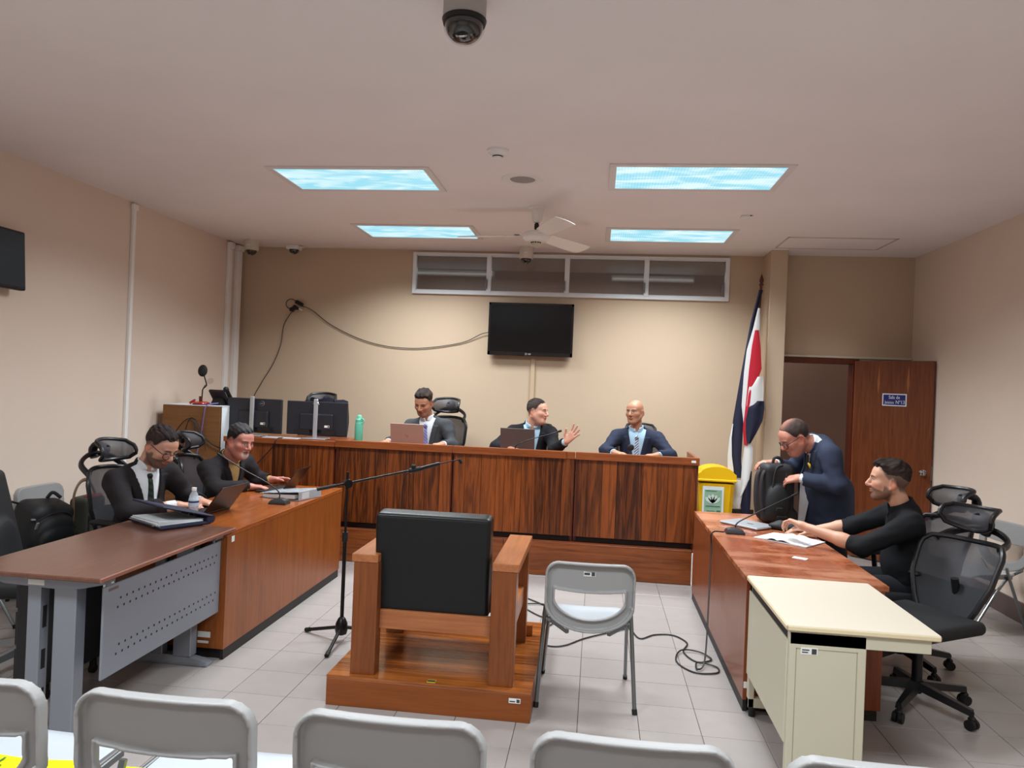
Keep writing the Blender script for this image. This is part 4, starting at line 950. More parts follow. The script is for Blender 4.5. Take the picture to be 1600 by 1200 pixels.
M_rose = mat('rose grey aluminium', (158, 126, 114), .4, .25); M_dlap = mat('dark grey aluminium', (92, 80, 78), .4, .3); M_blap = mat('black laptop shell', (34, 27, 27), .35)
WT = 1.0705
laptop('laptop', 'rose grey laptop open in front of the judge in the grey suit', (-1.845, 7.16, WT), PI, 12, M_rose, .335, .22, 'hp')
laptop('laptop', 'dark grey laptop open in front of the judge raising his hand', (-.745, 7.16, WT), PI - .02, 12, M_dlap, .335, .225)
def monitor(loc, rz, label, w_=.60, h_=.345, logo=False):
    t = thing('monitor', label, 'monitor', loc, rz)     # screen faces local +y, back to -y
    obj('panel', B().box((0, .012, .205), (w_, .03, h_), .006), mat('monitor shell', (36, 37, 44), .4), t)
    obj('back_box', B().box((0, -.015, .17), (w_ * .55, .03, h_ * .5), .012), mat('monitor shell', (36, 37, 44), .4), t)
    obj('screen', B().box((0, .0275, .207), (w_ * .96, .002, h_ * .92)), M_scr, t, smooth=False)
    st = obj('stand', B().box((0, -.045, .20), (.042, .025, .40), .006), mat('silver stand', (176, 178, 184), .35, .4), t)
    obj('stand_base', B().box((0, -.01, .006), (.24, .17, .012), .005), mat('silver stand', (176, 178, 184), .35, .4), t)
    obj('port_bay', B().box((-.14, -.0305, .07), (.16, .003, .05)).box((.13, -.0305, .07), (.14, .003, .05)), M_dark, t, smooth=False)
    sk = obj('inventory_sticker', B().box((.115, -.0325, .13), (.05, .003, .022)), M_tag, t, smooth=False); obj('sticker_print', B().box((.131, -.0345, .13), (.014, .002, .014)), M_ink, sk, smooth=False)
    if logo:
        obj('logo_ring', B().tube([(.085 + .024 * math.cos(a), -.004, .33 + .024 * math.sin(a)) for a in np.linspace(0, 2 * PI, 21)[:-1]], .002, 5, closed=True), M_chrome, t)
        me = text_mesh('DELL', .014, .0004); me.transform(Matrix(((1, 0, 0, .085), (0, 0, -1, -.0038), (0, 1, 0, .33), (0, 0, 0, 1)))); obj('logo_lettering', me, M_chrome, t)
    else: obj('cable_clip', B().tube(arc((0, -.045, .34), .03, .3, PI - .3, 9), .005, 6), M_chrome, st)
    return t
monitor((-3.425, 7.0, 1.1055), math.radians(-4), 'left monitor on the bench, back turned, round emblem on it', logo=True)
monitor((-2.765, 7.0, 1.1055), math.radians(2), 'right monitor on the bench, back turned, beside the teal bottle', .62, .335)
single('keyboard', B().box((-3.05, 6.83, 1.114), (.36, .11, .012), .004), mat('silver keyboard', (170, 170, 174), .4), 'silver keyboard lying on the bench between the two monitors', 'keyboard')
t = thing('water_bottle', 'teal drinking bottle standing on the bench beside the right monitor', 'bottle', (-2.325, 6.99, WT))
M_teal = mat('teal enamel', (92, 172, 148), .35)
obj('body', B().lathe([(0, 0), (.036, 0), (.04, .006), (.04, .205), (.036, .222), (.034, .226), (0, .226)], n=24), M_teal, t)
cp = obj('cap', B().lathe([(.034, .222), (.036, .226), (.036, .25), (.03, .258), (.026, .262), (.024, .285), (.018, .295), (0, .297)], n=24), mat('teal cap', (104, 186, 160), .45), t)
obj('carry_loop', B().tube([(.034 + .022 * math.cos(a), -.02, .238 + .022 * math.sin(a)) for a in np.linspace(0, 2 * PI, 17)[:-1]], .006, 7, closed=True), mat('teal cap', (104, 186, 160), .45), cp)
def gooseneck(label, pts, head_r, loc, base=True, ball=False, hl=.03, name='gooseneck_microphone'):
    t = thing(name, label, 'microphone', loc)
    if base:
        obj('base', B().grid([[(-.065 + .02 * k * s0, -.045 + .012 * k, z), (.065 - .02 * k * s0, -.045 + .012 * k, z), (.065 - .02 * k * s0, .05 - .008 * k, z), (-.065 + .02 * k * s0, .05 - .008 * k, z)] for k, z, s0 in ((0, 0, 1), (0, .012, 1), (1.0, .03, .6), (2.4, .042, .9))], True).box((0, 0, .036), (.06, .05, .012), .004), mat('mic base', (46, 45, 47), .4), t)
    P = spline(pts, 8); obj('neck', B().tube(P, .0048, 8), M_cable, t)
    e = P[-1]; d = nrm(P[-1] - P[-3])
    if ball: obj('head', B().lathe([(0, -.03), (.018, -.026), (.03, -.01), (.032, .004), (.024, .014), (0, .018)], e, 18, rotm(PI / 2, 0, 0)), M_soft, t)
    else: obj('head', B().tube([e, e + d * hl * .4, e + d * hl, e + d * hl * 1.1], [head_r * .8, head_r, head_r, head_r * .4], 10), M_soft, t)
    return t
gooseneck('gooseneck microphone in front of the judge raising his hand', [(0, 0, .03), (.03, -.02, .09), (.18, -.05, .155), (.32, -.06, .20), (.41, -.08, .232)], .011, (-.76, 6.93, WT), hl=.035)
gooseneck('gooseneck microphone pointing at the camera before the bald judge', [(0, 0, .03), (0, .02, .10), (.0, -.03, .12), (0, -.06, .112)], .02, (.335, 6.99, WT), ball=True)
gooseneck('gooseneck microphone leaning towards the grey-haired man on the left desk', [(0, 0, .03), (-.008, .0, .09), (-.10, -.02, .16), (-.25, -.05, .24), (-.40, -.08, .33)], .008, (-2.315, 5.19, .768), hl=.06)
gooseneck('gooseneck microphone reaching over the papers on the right desk', [(0, 0, .03), (.02, .015, .075), (.12, .06, .125), (.30, .16, .20), (.44, .24, .255)], .0085, (1.01, 5.33, .732), hl=.06)
single('document', B().box((.56, 7.0, WT + .012), (.26, .18, .022), .004, rotm(0, 0, .1)), mat('dark folder', (46, 44, 46), .6), 'dark closed folder lying in front of the bald judge', 'folder')
single('computer_mouse', B().lathe([(0, .03), (.02, .028), (.03, .012), (.032, 0), (0, 0)], (-2.12, 7.02, WT), 16), M_black, 'black mouse under the hand of the judge in the grey suit', 'mouse')

# ------------------------------------------------------------------ things on the left desk
hL = .7685
laptop('laptop', 'black laptop open in front of the man with glasses', (-2.665, 4.745, hL), math.radians(-90) - .10, 37, M_blap, .31, .225)
laptop('laptop', 'black laptop open in front of the grey-haired man', (-2.62, 5.80, hL), math.radians(-90) + .06, 34, M_blap, .33, .22)
t = thing('water_bottle', 'clear plastic water bottle with white cap before the man with glasses', 'bottle', (-2.635, 4.575, hL))
M_pet = mat('clear bottle plastic', (225, 232, 238), .08, alpha=.35, spec=.8)
obj('body', B().lathe([(0, 0), (.026, 0), (.031, .008), (.030, .03), (.032, .04), (.030, .055), (.032, .065), (.032, .11), (.030, .12), (.026, .14), (.015, .160), (.013, .168), (0, .168)], n=20), M_pet, t)
obj('cap', B().cyl((0, 0, .166), (0, 0, .186), .0155, n=18), M_white, t)
obj('label', B().lathe([(.0325, .062), (.0328, .064), (.0328, .108), (.0325, .11)], n=20), mat('bottle label', (186, 204, 222), .5), t)
obj('label_band', B().lathe([(.0331, .088), (.0332, .089), (.0332, .099), (.0331, .1)], n=20), mat('bottle label blue', (44, 60, 100), .5), t)
obj('water', B().lathe([(0, .003), (.026, .004), (.029, .01), (.029, .125), (0, .126)], n=20), mat('water', (214, 222, 228), .05, alpha=.35), t)
# lever arch binder, marbled
def marble():
    m = mat('marbled board', (120, 122, 126), .5); nt = m.node_tree; b = nt.nodes['Principled BSDF']; L = nt.links.new
    tc = nt.nodes.new('ShaderNodeTexCoord'); vo = nt.nodes.new('ShaderNodeTexVoronoi'); vo.inputs['Scale'].default_value = 75; vo.feature = 'DISTANCE_TO_EDGE'; L(tc.outputs['Object'], vo.inputs['Vector'])
    n = nt.nodes.new('ShaderNodeTexNoise'); n.inputs['Scale'].default_value = 60; L(tc.outputs['Object'], n.inputs['Vector'])
    ad = nt.nodes.new('ShaderNodeMath'); ad.operation = 'MULTIPLY'; L(vo.outputs[0], ad.inputs[0]); L(n.outputs[0], ad.inputs[1])
    r = nt.nodes.new('ShaderNodeMapRange'); r.inputs[1].default_value = .02; r.inputs[2].default_value = .16; L(ad.outputs[0], r.inputs[0])
    mx_ = nt.nodes.new('ShaderNodeMix'); mx_.data_type = 'RGBA'; mx_.inputs['A'].default_value = (*lin((92, 96, 102)), 1); mx_.inputs['B'].default_value = (*lin((196, 200, 204)), 1); L(r.outputs[0], mx_.inputs['Factor']); L(mx_.outputs['Result'], b.inputs['Base Color'])
    return m
M_marb = marble()
t = thing('lever_arch_binder', 'grey marbled lever arch binder lying on the left brown desk', 'binder', (-2.37, 5.52, hL), math.radians(-14))
obj('lower_cover', B().box((0, 0, .003), (.36, .285, .005), .001), M_marb, t, smooth=False)
obj('upper_cover', B().box((-.005, 0, .05), (.36, .285, .005), .001, rotm(0, -.10, 0)), M_marb, t, smooth=False)
obj('spine', B().box((.18, 0, .036), (.006, .285, .068), .001), mat('binder spine', (150, 152, 156), .5), t, smooth=False)
obj('spine_label', B().box((.1835, -.06, .036), (.001, .09, .05)), mat('binder label', (188, 190, 194), .6), t, smooth=False)
obj('paper_block', B().box((-.01, 0, .02), (.30, .27, .03), .002, rotm(0, -.05, 0)), M_paper, t, smooth=False)
obj('ring_mechanism', B().box((.15, 0, .03), (.035, .18, .006)).tube(arc((.14, .04, .035), .02, 0, PI, 8), .002, 6).tube(arc((.14, -.04, .035), .02, 0, PI, 8), .002, 6), M_chrome, t)
# zipped portfolio
t = thing('zip_portfolio', 'open dark blue zip portfolio with papers on the walnut desk', 'folder', (-2.56, 4.20, .7905), math.radians(-31))
M_nav = mat('navy fabric', (32, 34, 58), .7, bump=.2, bscale=400)
obj('lower_cover', B().box((0, 0, .012), (.37, .32, .022), .008), M_nav, t)
obj('folded_spine', B().tube([(-.185, .155, .034), (.185, .155, .034)], .026, 10), M_nav, t)
Rc = rotm(-.27, 0, 0)
obj('upper_cover', B().box(V3(0, .16, .052) + Rc @ V3(0, -.16, 0), (.38, .33, .013), .006, Rc), M_nav, t)
for k in range(5): obj('sheet', B().box((.004 * k - .01, -.02 - .005 * (k % 3), .026 + .004 * k), (.34 - .010 * k, .28, .003), 0, rotm(-.012 * k, 0, .02 * (k - 2))), M_paper, t, smooth=False)
obj('ring_mechanism', B().box((0, .10, .048), (.20, .03, .005)).tube(arc((.05, .10, .05), .018, 0, PI, 8, (0, 1, 0)), .002, 6).tube(arc((-.05, .10, .05), .018, 0, PI, 8, (0, 1, 0)), .002, 6), M_chrome, t)
obj('zip', B().tube([(-.187, -.163, .024), (.187, -.163, .024)], .004, 6).box((.12, -.17, .022), (.02, .01, .006), .002), M_steel, t)
# cabinet with white cloth in the back left corner
M_card = wood('cabinet board', (104, 66, 36), (142, 96, 54), 'x', .5, .5, fig=.15, coat=0)
t = thing('side_cabinet', 'tall brown cabinet board with loose cables in the back left corner', 'cabinet', (-4.0, 7.0, DZ))
obj('back_board', B().slab(-4.32, -3.71, 6.86, 6.88, DZ, 1.388, .002), M_card, t, world=True, smooth=False)
obj('shelf', B().slab(-4.32, -3.72, 6.88, 7.20, 1.36, 1.386).slab(-4.32, -3.72, 6.88, 7.20, .7, .72), M_card, t, world=True, smooth=False)
obj('side', B().slab(-4.32, -4.30, 6.88, 7.2, DZ, 1.36).slab(-3.73, -3.712, 6.88, 7.2, DZ, 1.36), M_card, t, world=True, smooth=False)
P = []
for z in np.linspace(1.395, .72, 12): P.append([(-3.703 + .012 * math.sin(u * 14 + z * 2) * (1.4 - z) + .004, 6.872 + u * .34, z) for u in np.linspace(0, 1, 16)])
t = thing('table_cloth', 'white cloth hanging over the side of the brown cabinet', 'cloth', (-3.70, 7.0, 1.39))
obj('hanging_side', B().plate(P, -.004), M_paper, t, world=True); obj('top_fold', B().slab(-4.31, -3.695, 6.865, 7.21, 1.389, 1.396), M_paper, t, world=True, smooth=False)
t = thing('desk_microphone', 'red based desk microphone with round black head on the cabinet', 'microphone', (-3.98, 6.98, 1.3965))
M_red = mat('red gloss', (176, 26, 32), .2, coat=.6)
obj('base', B().lathe([(.0, .034), (.05, .033), (.078, .022), (.084, .010), (.084, .0), (0, 0)], n=24), M_red, t); obj('base_ring', B().lathe([(.086, 0), (.087, .006), (.084, .010)], n=24), M_soft, t)
obj('post', B().cyl((-.01, 0, .03), (-.012, 0, .085), .017, n=12), M_dkwood, t)
obj('neck', B().tube(spline([(0, 0, .03), (.004, 0, .12), (.01, 0, .16), (.04, 0, .19), (.045, 0, .21), (.03, -.01, .27), (.02, -.01, .30)]), .0065, 8).tube(spline([(0, 0, .14), (.015, .0, .175), (.035, 0, .205)]), .004, 6), M_soft, t)
obj('head', B().lathe([(0, -.03), (.03, -.028), (.042, -.012), (.046, 0), (.042, .012), (.03, .026), (0, .03)], (.004, -.01, .345), 22, rotm(PI / 2 - .2, 0, .3) @ np.diag([1, 1.35, 1])), M_soft, t)
obj('clear_disc', B().lathe([(0, .0), (.03, .001), (.034, .0), (.03, -.002), (0, -.003)], (.085, 0, .245), 18, rotm(1.2, .4, 0)), M_clear, t)
obj('coiled_lead', B().tube([(-.07 - .05 * s_ + .012 * math.cos(s_ * 40), -.01, .012 + .01 * math.sin(s_ * 40) + .03 * (1 - s_)) for s_ in np.linspace(0, 1, 60)], .004, 5), M_red, t)
t = thing('desk_phone', 'black desk telephone tilted on the cabinet seen from behind', 'telephone', (-3.83, 7.05, 1.3965), math.radians(-14))
R = rotm(.62, 0, 0)
obj('body', B().box((0, .0, .085), (.19, .03, .17), .008, R), M_black, t); obj('stand', B().prism([(-.06, 0), (.06, .0), (.02, .10), (.0, .10)], -.06, .06, (0, .0, .0), (0, 1, 0), (0, 0, 1), (1, 0, 0)), M_soft, t)
obj('handset', B().box((.10, .03, .10), (.05, .035, .19), .014, R).box((.10, -.02, .165), (.052, .05, .05), .014, R), M_black, t)
obj('rear_label', B().box((-.055, -.0465, .135), (.05, .002, .022), 0, R), M_tag, t, smooth=False)
single('network_cable', B().tube(spline([(-3.80, 6.98, 1.42), (-3.84, 6.90, 1.41), (-3.86, 6.845, 1.38), (-3.875, 6.84, 1.25), (-3.90, 6.84, 1.05), (-3.93, 6.84, .9)], 8), .0055, 6), mat('violet cable', (120, 106, 168), .45), 'violet network cable hanging from the telephone down the cabinet', 'cable')
t = thing('cable_bundle', 'loop of thin black cables hanging on the brown cabinet board', 'cable', (-4.0, 6.85, 1.25))
for dx in (-.10, -.04, .03, .08): obj('lead', B().tube(spline([(-4.00, 6.845, 1.27), (-4.00 + dx * .8, 6.84, 1.23), (-4.00 + dx * 1.7, 6.84, 1.10), (-4.0 + dx * 2.0, 6.84, .95)], 7), .004, 5), M_cable, t, world=True)
obj('lead', B().tube(spline([(-3.99, 6.845, 1.26), (-3.90, 6.84, 1.12), (-3.78, 6.84, 1.02), (-3.68, 6.84, .98)], 7), .006, 6), M_cable, t, world=True)
single('power_cable', B().tube(spline([(-3.02, 6.80, 1.12), (-3.03, 6.67, 1.115), (-3.06, 6.66, 1.04), (-3.22, 6.66, .86), (-3.36, 6.66, .72)], 8), .005, 6), M_cable, 'thin black lead slanting down the front of the left bench section', 'cable')  # thin dark tube along a slanting line on the bench front

# bags on the chairs by the left wall
M_bag = mat('black nylon', (26, 28, 31), .6, bump=.3, bscale=250); M_strap = mat('strap webbing', (38, 34, 38), .7)
t = thing('backpack', 'black backpack slumped on the folding chair by the left wall', 'backpack', (-3.83, 4.66, .445), math.radians(-12))
f = Field((-.30, -.30, -.02), (.30, .30, .42), .010); R = rotm(-.1, .30, 0)
f.rbox((0, .02, .17), (.24, .34, .34), .07, R); f.ell((.13, .02, .13), (.07, .15, .13), R, .02); f.ell((.17, .02, .09), (.04, .13, .09), R, .01); v, q = f.mesh(); v[:, 2] = np.maximum(v[:, 2], 0)
bp_ = obj('body', fast_mesh('body', v, q), M_bag, t)
obj('strap', B().tube(spline([(-.06, -.10, .33), (-.04, -.22, .36), (.0, -.30, .28), (.02, -.30, .12), (.03, -.24, .02)]), .022, 8, flat=.35), M_strap, t)
for zz, xx in ((.27, .165), (.20, .195)): obj('zipper', B().tube([(xx - .03 * abs(s_) ** 2, s_ * .14 + .02, zz - .05 * s_ * s_) for s_ in np.linspace(-1, 1, 9)], .005, 6), M_strap, bp_)
obj('buckle', B().box((.13, -.135, .24), (.02, .03, .012), .004, R).box((.16, -.13, .20), (.012, .02, .05), .004, R), M_steel, bp_)
obj('top_handle', B().tube(spline([(-.02, .08, .345), (.01, .10, .385), (.04, .14, .345)]), .012, 8), M_strap, bp_)
t = thing('shoulder_bag', 'olive bag with red lining on the chair by the left wall', 'bag', (-3.86, 5.20, .445), math.radians(4))
M_olv = mat('olive canvas', (52, 52, 44), .8, bump=.3, bscale=300)
f = Field((-.16, -.18, -.02), (.16, .18, .36), .010); f.rbox((0, 0, .15), (.16, .24, .29), .04); v, q = f.mesh(); v[:, 2] = np.maximum(v[:, 2], 0); o_ = obj('body', fast_mesh('body', v, q), M_olv, t)
obj('front_pocket', B().box((.085, .0, .10), (.03, .20, .15), .012), M_olv, t); obj('red_lining', B().box((.05, -.01, .295), (.07, .14, .03), .01).box((.088, -.01, .205), (.012, .16, .02), .005), mat('red lining', (150, 52, 40), .6), t)
obj('patch', B().box((.102, 0, .08), (.003, .03, .03)), M_tag, o_, smooth=False)
obj('strap', B().tube(spline([(-.02, -.12, .12), (-.02, -.14, .30), (-.03, -.06, .40), (-.04, .06, .40), (-.02, .13, .28)]), .014, 8, flat=.4), mat('tan strap', (96, 72, 58), .6), t)

# ------------------------------------------------------------------ things on the right desk
hR = .7325
t = thing('backpack', 'black upright backpack held open on the right desk by the standing man', 'backpack', (1.42, 5.93, hR), math.radians(8))
f = Field((-.22, -.20, -.02), (.24, .22, .52), .010)
f.rbox((0, 0, .235), (.25, .20, .45), .05); f.ell((-.02, -.105, .16), (.095, .045, .14), None, .02); f.rbox((.02, 0, .06), (.27, .21, .11), .04, None, .02); v, q = f.mesh(); v[:, 2] = np.maximum(v[:, 2], 0)
bp_ = obj('body', fast_mesh('body', v, q), M_bag, t)
obj('shoulder_strap', B().tube(spline([(-.10, .02, .43), (-.15, .0, .36), (-.165, -.02, .22), (-.15, -.02, .08), (-.11, -.02, .02)]), .018, 8, flat=.45).tube(spline([(-.10, -.06, .43), (-.14, -.08, .36), (-.15, -.09, .22), (-.13, -.09, .08)]), .015, 8, flat=.45), M_strap, t)
obj('zipper', B().tube(spline([(-.06, -.115, .03), (-.065, -.112, .25), (-.04, -.10, .42), (.02, -.08, .455)]), .006, 6).tube(spline([(.05, -.112, .05), (.05, -.11, .30), (.04, -.09, .43)]), .006, 6), M_strap, bp_)
obj('top_handle', B().tube(spline([(-.03, .0, .45), (-.015, 0, .50), (.03, 0, .50), (.05, 0, .45)]), .012, 8), M_strap, bp_)
obj('buckle', B().box((-.02, -.15, .12), (.05, .014, .03), .005).box((.0, -.15, .06), (.08, .012, .02), .004), M_soft, bp_)
single('document', B().prism([(0, 0), (.07, .02), (.02, -.34), (-.015, -.34)], 0, .004, (1.60, 5.90, 1.10), (1, 0, 0), (0, .1, 1), (0, 1, -.1)).prism([(.05, .0), (.10, .0), (.03, -.36), (.0, -.36)], .006, .010, (1.60, 5.90, 1.10), (1, 0, 0), (0, .1, 1), (0, 1, -.1)), mat('grey sheets', (186, 186, 190), .6), 'grey sheets being pulled out of the open backpack', 'papers', smooth=False)
t = thing('laptop', 'closed silver laptop with a folder under it beside the microphone on the right desk', 'laptop', (1.17, 5.68, hR), math.radians(-48))
obj('body', B().box((0, 0, .012), (.34, .24, .018), .006), mat('silver shell', (176, 178, 184), .35, .4), t); obj('lid_emblem', B().box((.03, -.01, .0215), (.05, .02, .001)), M_ink, t, smooth=False); obj('foot', B().box((0, 0, .002), (.30, .20, .004)), M_soft, t, smooth=False)
t = thing('notebook', 'open white notebook under the forearm of the man in the black shirt', 'notebook', (1.34, 5.21, hR), math.radians(-40))
def page(s_, w_, l_): return [[(s_ * w_ * u, y, .004 + .013 * math.sin(min(1, u * 2.2) * PI) ** 1 * (1 - u) + .008 * (1 - u)) for y in (-l_ / 2, 0, l_ / 2)] for u in np.linspace(0, 1, 10)]
obj('right_page', B().plate(page(1, .20, .29), .003), M_paper, t); obj('left_page', B().plate(page(-1, .17, .29), -.003), M_paper, t); obj('page_block', B().box((.10, 0, .004), (.20, .29, .006), .001).box((-.085, 0, .003), (.17, .29, .004), .001), M_paper, t, smooth=False)
obj('ruled_line', B().slab(.165, .167, -.13, .13, .0075, .0085), M_ink, t, smooth=False)
single('card', B().box((1.275, 4.645, hR + .001), (.085, .055, .0015), 0, rotm(0, 0, -.55)), M_paper, 'small white card on the worn right desk top', 'card', smooth=False)
t = thing('pouch', 'black crumpled pouch on the right desk below the backpack', 'pouch', (1.45, 5.60, hR), math.radians(-12))
f = Field((-.18, -.12, -.01), (.18, .12, .10), .007); f.ell((0, 0, .025), (.14, .07, .035), None, .02); f.ell((.08, .02, .04), (.05, .05, .03), None, .02); f.ell((-.07, -.02, .035), (.05, .04, .03), None, .02)
Pp = f.points(); f.F += ripple(Pp, 5, .006, 60); v, q = f.mesh(); v[:, 2] = np.maximum(v[:, 2], 0); obj('body', fast_mesh('body', v, q), M_bag, t); obj('draw_cord', B().tube(spline([(.10, .02, .05), (.15, .0, .03), (.16, -.05, .008), (.10, -.09, .006)]), .004, 6), mat('olive cord', (96, 92, 50), .6), t)

# ------------------------------------------------------------------ microphone stand
t = thing('microphone_stand', 'black boom microphone stand on a tripod behind the witness platform', 'stand', (-1.60, 4.62, 0))
M_mst = mat('black satin metal', (24, 23, 25), .35, .3)
C0 = np.array((-1.60, 4.62, 0))
obj('hub', B().lathe([(.012, .04), (.035, .05), (.042, .08), (.038, .12), (.024, .15), (.014, .16)], C0, 18), M_mst, t, world=True)
for e in ((-1.885, 4.74), (-1.585, 4.33), (-1.36, 4.83)):
    lg = obj('leg', B().tube([C0 + V3(0, 0, .095), (e[0], e[1], .014)], .0115, 10), M_mst, t, world=True); d = nrm(np.array((*e, .014)) - C0 - V3(0, 0, .095)); p_ = np.array((*e, .014))
    obj('rubber_foot', B().tube([p_ - d * .035, p_ + d * .006], .0145, 10), M_soft, lg, world=True)
obj('lower_pole', B().cyl(C0 + V3(0, 0, .08), C0 + V3(0, 0, .70), .0125, n=12), M_mst, t, world=True); obj('upper_pole', B().cyl(C0 + V3(0, 0, .68), C0 + V3(0, 0, 1.10), .0085, n=10), M_mst, t, world=True)
obj('clutch', B().cyl(C0 + V3(0, 0, .655), C0 + V3(0, 0, .715), .019, n=14), M_soft, t, world=True)
bA, bB = np.array((-1.72, 4.51, .985)), np.array((-1.19, 4.86, 1.098)); q0 = C0 + V3(0, 0, 1.035)
d1 = nrm(bB - bA); off = q0 - (bA + d1 * ((q0 - bA) @ d1)); bA = bA + off; bB = bB + off
obj('boom_clamp', B().cyl(q0 + V3(.02, -.03, 0), q0 + V3(-.012, .025, 0), .028, n=16).cyl(q0 + V3(0, 0, .02), q0 + V3(0, 0, .075), .009, n=10), M_mst, t, world=True)
bm = obj('boom', B().tube([bA, bB], .0075, 10), M_mst, t, world=True); obj('boom_grip', B().tube([bA - d1 * .03, bA + d1 * .09], .0115, 10), M_soft, bm, world=True)
tm = thing('microphone', 'black microphone clipped on the end of the boom stand', 'microphone', tuple(bB)); bC = bB + d1 * .015
obj('clip', B().tube([bB - d1 * .05, bB + d1 * .03], .017, 12).box(bB - d1 * .02 + V3(0, 0, .022), (.03, .03, .03), .006), M_soft, tm, world=True)
obj('body', B().tube([bC + V3(-.045, -.02, -.02), bC + V3(.05, .03, .012), bC + V3(.13, .08, .035)], [.013, .014, .012], 10), M_mst, tm, world=True); obj('thin_neck', B().tube([bC + V3(.13, .08, .035), bC + V3(.26, .155, .065)], .0045, 8), M_mst, tm, world=True)
obj('capsule', B().tube([bC + V3(.256, .153, .063), bC + V3(.272, .157, .038)], .012, 10), M_soft, tm, world=True); obj('red_ring', B().tube([bC + V3(-.055, -.025, -.022), bC + V3(-.04, -.017, -.016)], .0145, 10), M_red, tm, world=True)
m0 = bC + V3(-.05, -.022, -.02)
single('microphone_cable', B().tube(spline([m0, m0 + V3(-.035, 0, -.04), m0 + V3(-.05, 0, -.2), m0 + V3(-.04, .05, -.6), V3(-1.15, 5.05, .35), V3(-1.15, 5.1, .01), V3(-1.5, 6.3, .008), V3(-2.1, 6.56, .008), V3(-2.13, 6.5, .008)], 8), .0042, 6), M_cable, 'black microphone cable hanging from the boom to the floor', 'cable')
# floor cables
def fl_c(pts): return B().tube(spline([(x, y, z) for x, y, z in pts], 8), .0052, 6)
single('floor_cable', fl_c([(.30, 5.35, .007), (.36, 5.12, .007), (.47, 5.22, .007), (.60, 5.24, .007), (.68, 5.10, .007), (.635, 4.92, .007), (.70, 4.76, .007), (.80, 4.82, .008), (.74, 4.93, .012), (.62, 4.92, .018), (.57, 4.74, .007), (.66, 4.58, .007), (.80, 4.60, .007), (.81, 4.70, .008), (.70, 4.73, .014), (.685, 4.62, .012), (.74, 4.70, .05), (.80, 5.02, .35), (.838, 5.24, .62), (.843, 5.26, .74), (.93, 5.30, .745)]), M_cable, 'black cable curling on the floor and rising up the right brown desk', 'cable')
single('floor_cable', fl_c([(-.52, 5.9, .007), (-.40, 5.78, .007), (-.25, 5.62, .007), (-.12, 5.58, .007), (-.03, 5.48, .007), (-.12, 5.36, .007), (-.33, 5.42, .007), (-.50, 5.62, .007)]), M_cable, 'black cable loop on the floor behind the armchair', 'cable')
single('floor_cable', fl_c([(-.52, 5.70, .012), (-.33, 5.72, .012), (-.20, 5.50, .014), (-.28, 5.22, .007), (-.40, 5.02, .007), (-.27, 4.84, .007), (-.15, 4.86, .007), (.0, 5.05, .007), (.30, 5.32, .009)]), M_cable, 'black cable running on the floor under the folding chair', 'cable')
single('floor_cable', B().tube(spline([(-2.1, 6.62, .007), (-2.0, 6.45, .007), (-1.85, 6.5, .007), (-1.95, 6.6, .010), (-2.12, 6.52, .007), (-2.05, 6.38, .007), (-1.8, 6.36, .007), (-1.6, 6.5, .007)], 8), .005, 6), mat('blue cable', (60, 78, 104), .5), 'blue grey cable coil on the floor behind the microphone stand', 'cable')
single('jacket', B().plate([[(-2.94 + .24 * u, 7.72 - .10 * (1 - u * u) + .02 * math.sin(5 * u + 7 * v_), 1.50 - .62 * v_ - .03 * u * u + .012 * math.sin(9 * u)) for u in np.linspace(-1, 1, 13)] for v_ in np.linspace(0, 1, 9)], .02), mat('navy jacket', (34, 34, 52), .85), 'dark navy jacket draped over the empty chair behind the monitors', 'jacket')
# ------------------------------------------------------------------ people
M_skin = attr_mat('skin', .48, .12, 260, .45, .06); M_hairm = attr_mat('hair', .8, .8, 240, .15)
def cloth(name, rgb, **k): return mat(name, rgb, .82, bump=.25, bscale=700, spec=.25, var=.06, vscale=6, **k)
def frame_of(hip, neck, th):
    hip, neck = np.array(hip, float), np.array(neck, float); z = nrm(neck - hip); r = np.array((math.sin(th), -math.cos(th), 0)); x = nrm(r - z * (r @ z)); y = np.cross(z, x)
    return np.stack([x, y, z], 1)
def head_rot(yaw, pitch, roll=0):
    y, p = math.radians(yaw), math.radians(pitch); f = np.array((math.cos(y) * math.cos(p), math.sin(y) * math.cos(p), -math.sin(p))); r = np.array((math.sin(y), -math.cos(y), 0)); u = np.cross(r, f)
    a = math.radians(roll); r2 = math.cos(a) * r + math.sin(a) * u; return np.stack([r2, f, np.cross(r2, f)], 1)
def setcol(me, cols):
    a = me.color_attributes.new('Col', 'FLOAT_COLOR', 'POINT'); c = np.ones((len(cols), 4), np.float32); c[:, :3] = cols; a.data.foreach_set('color', c.ravel())
def sm(x, a, b): t = np.clip((x - a) / (b - a), 0, 1); return t * t * (3 - 2 * t)
CR = ((0, -.014, .034), (.075, .094, .086))
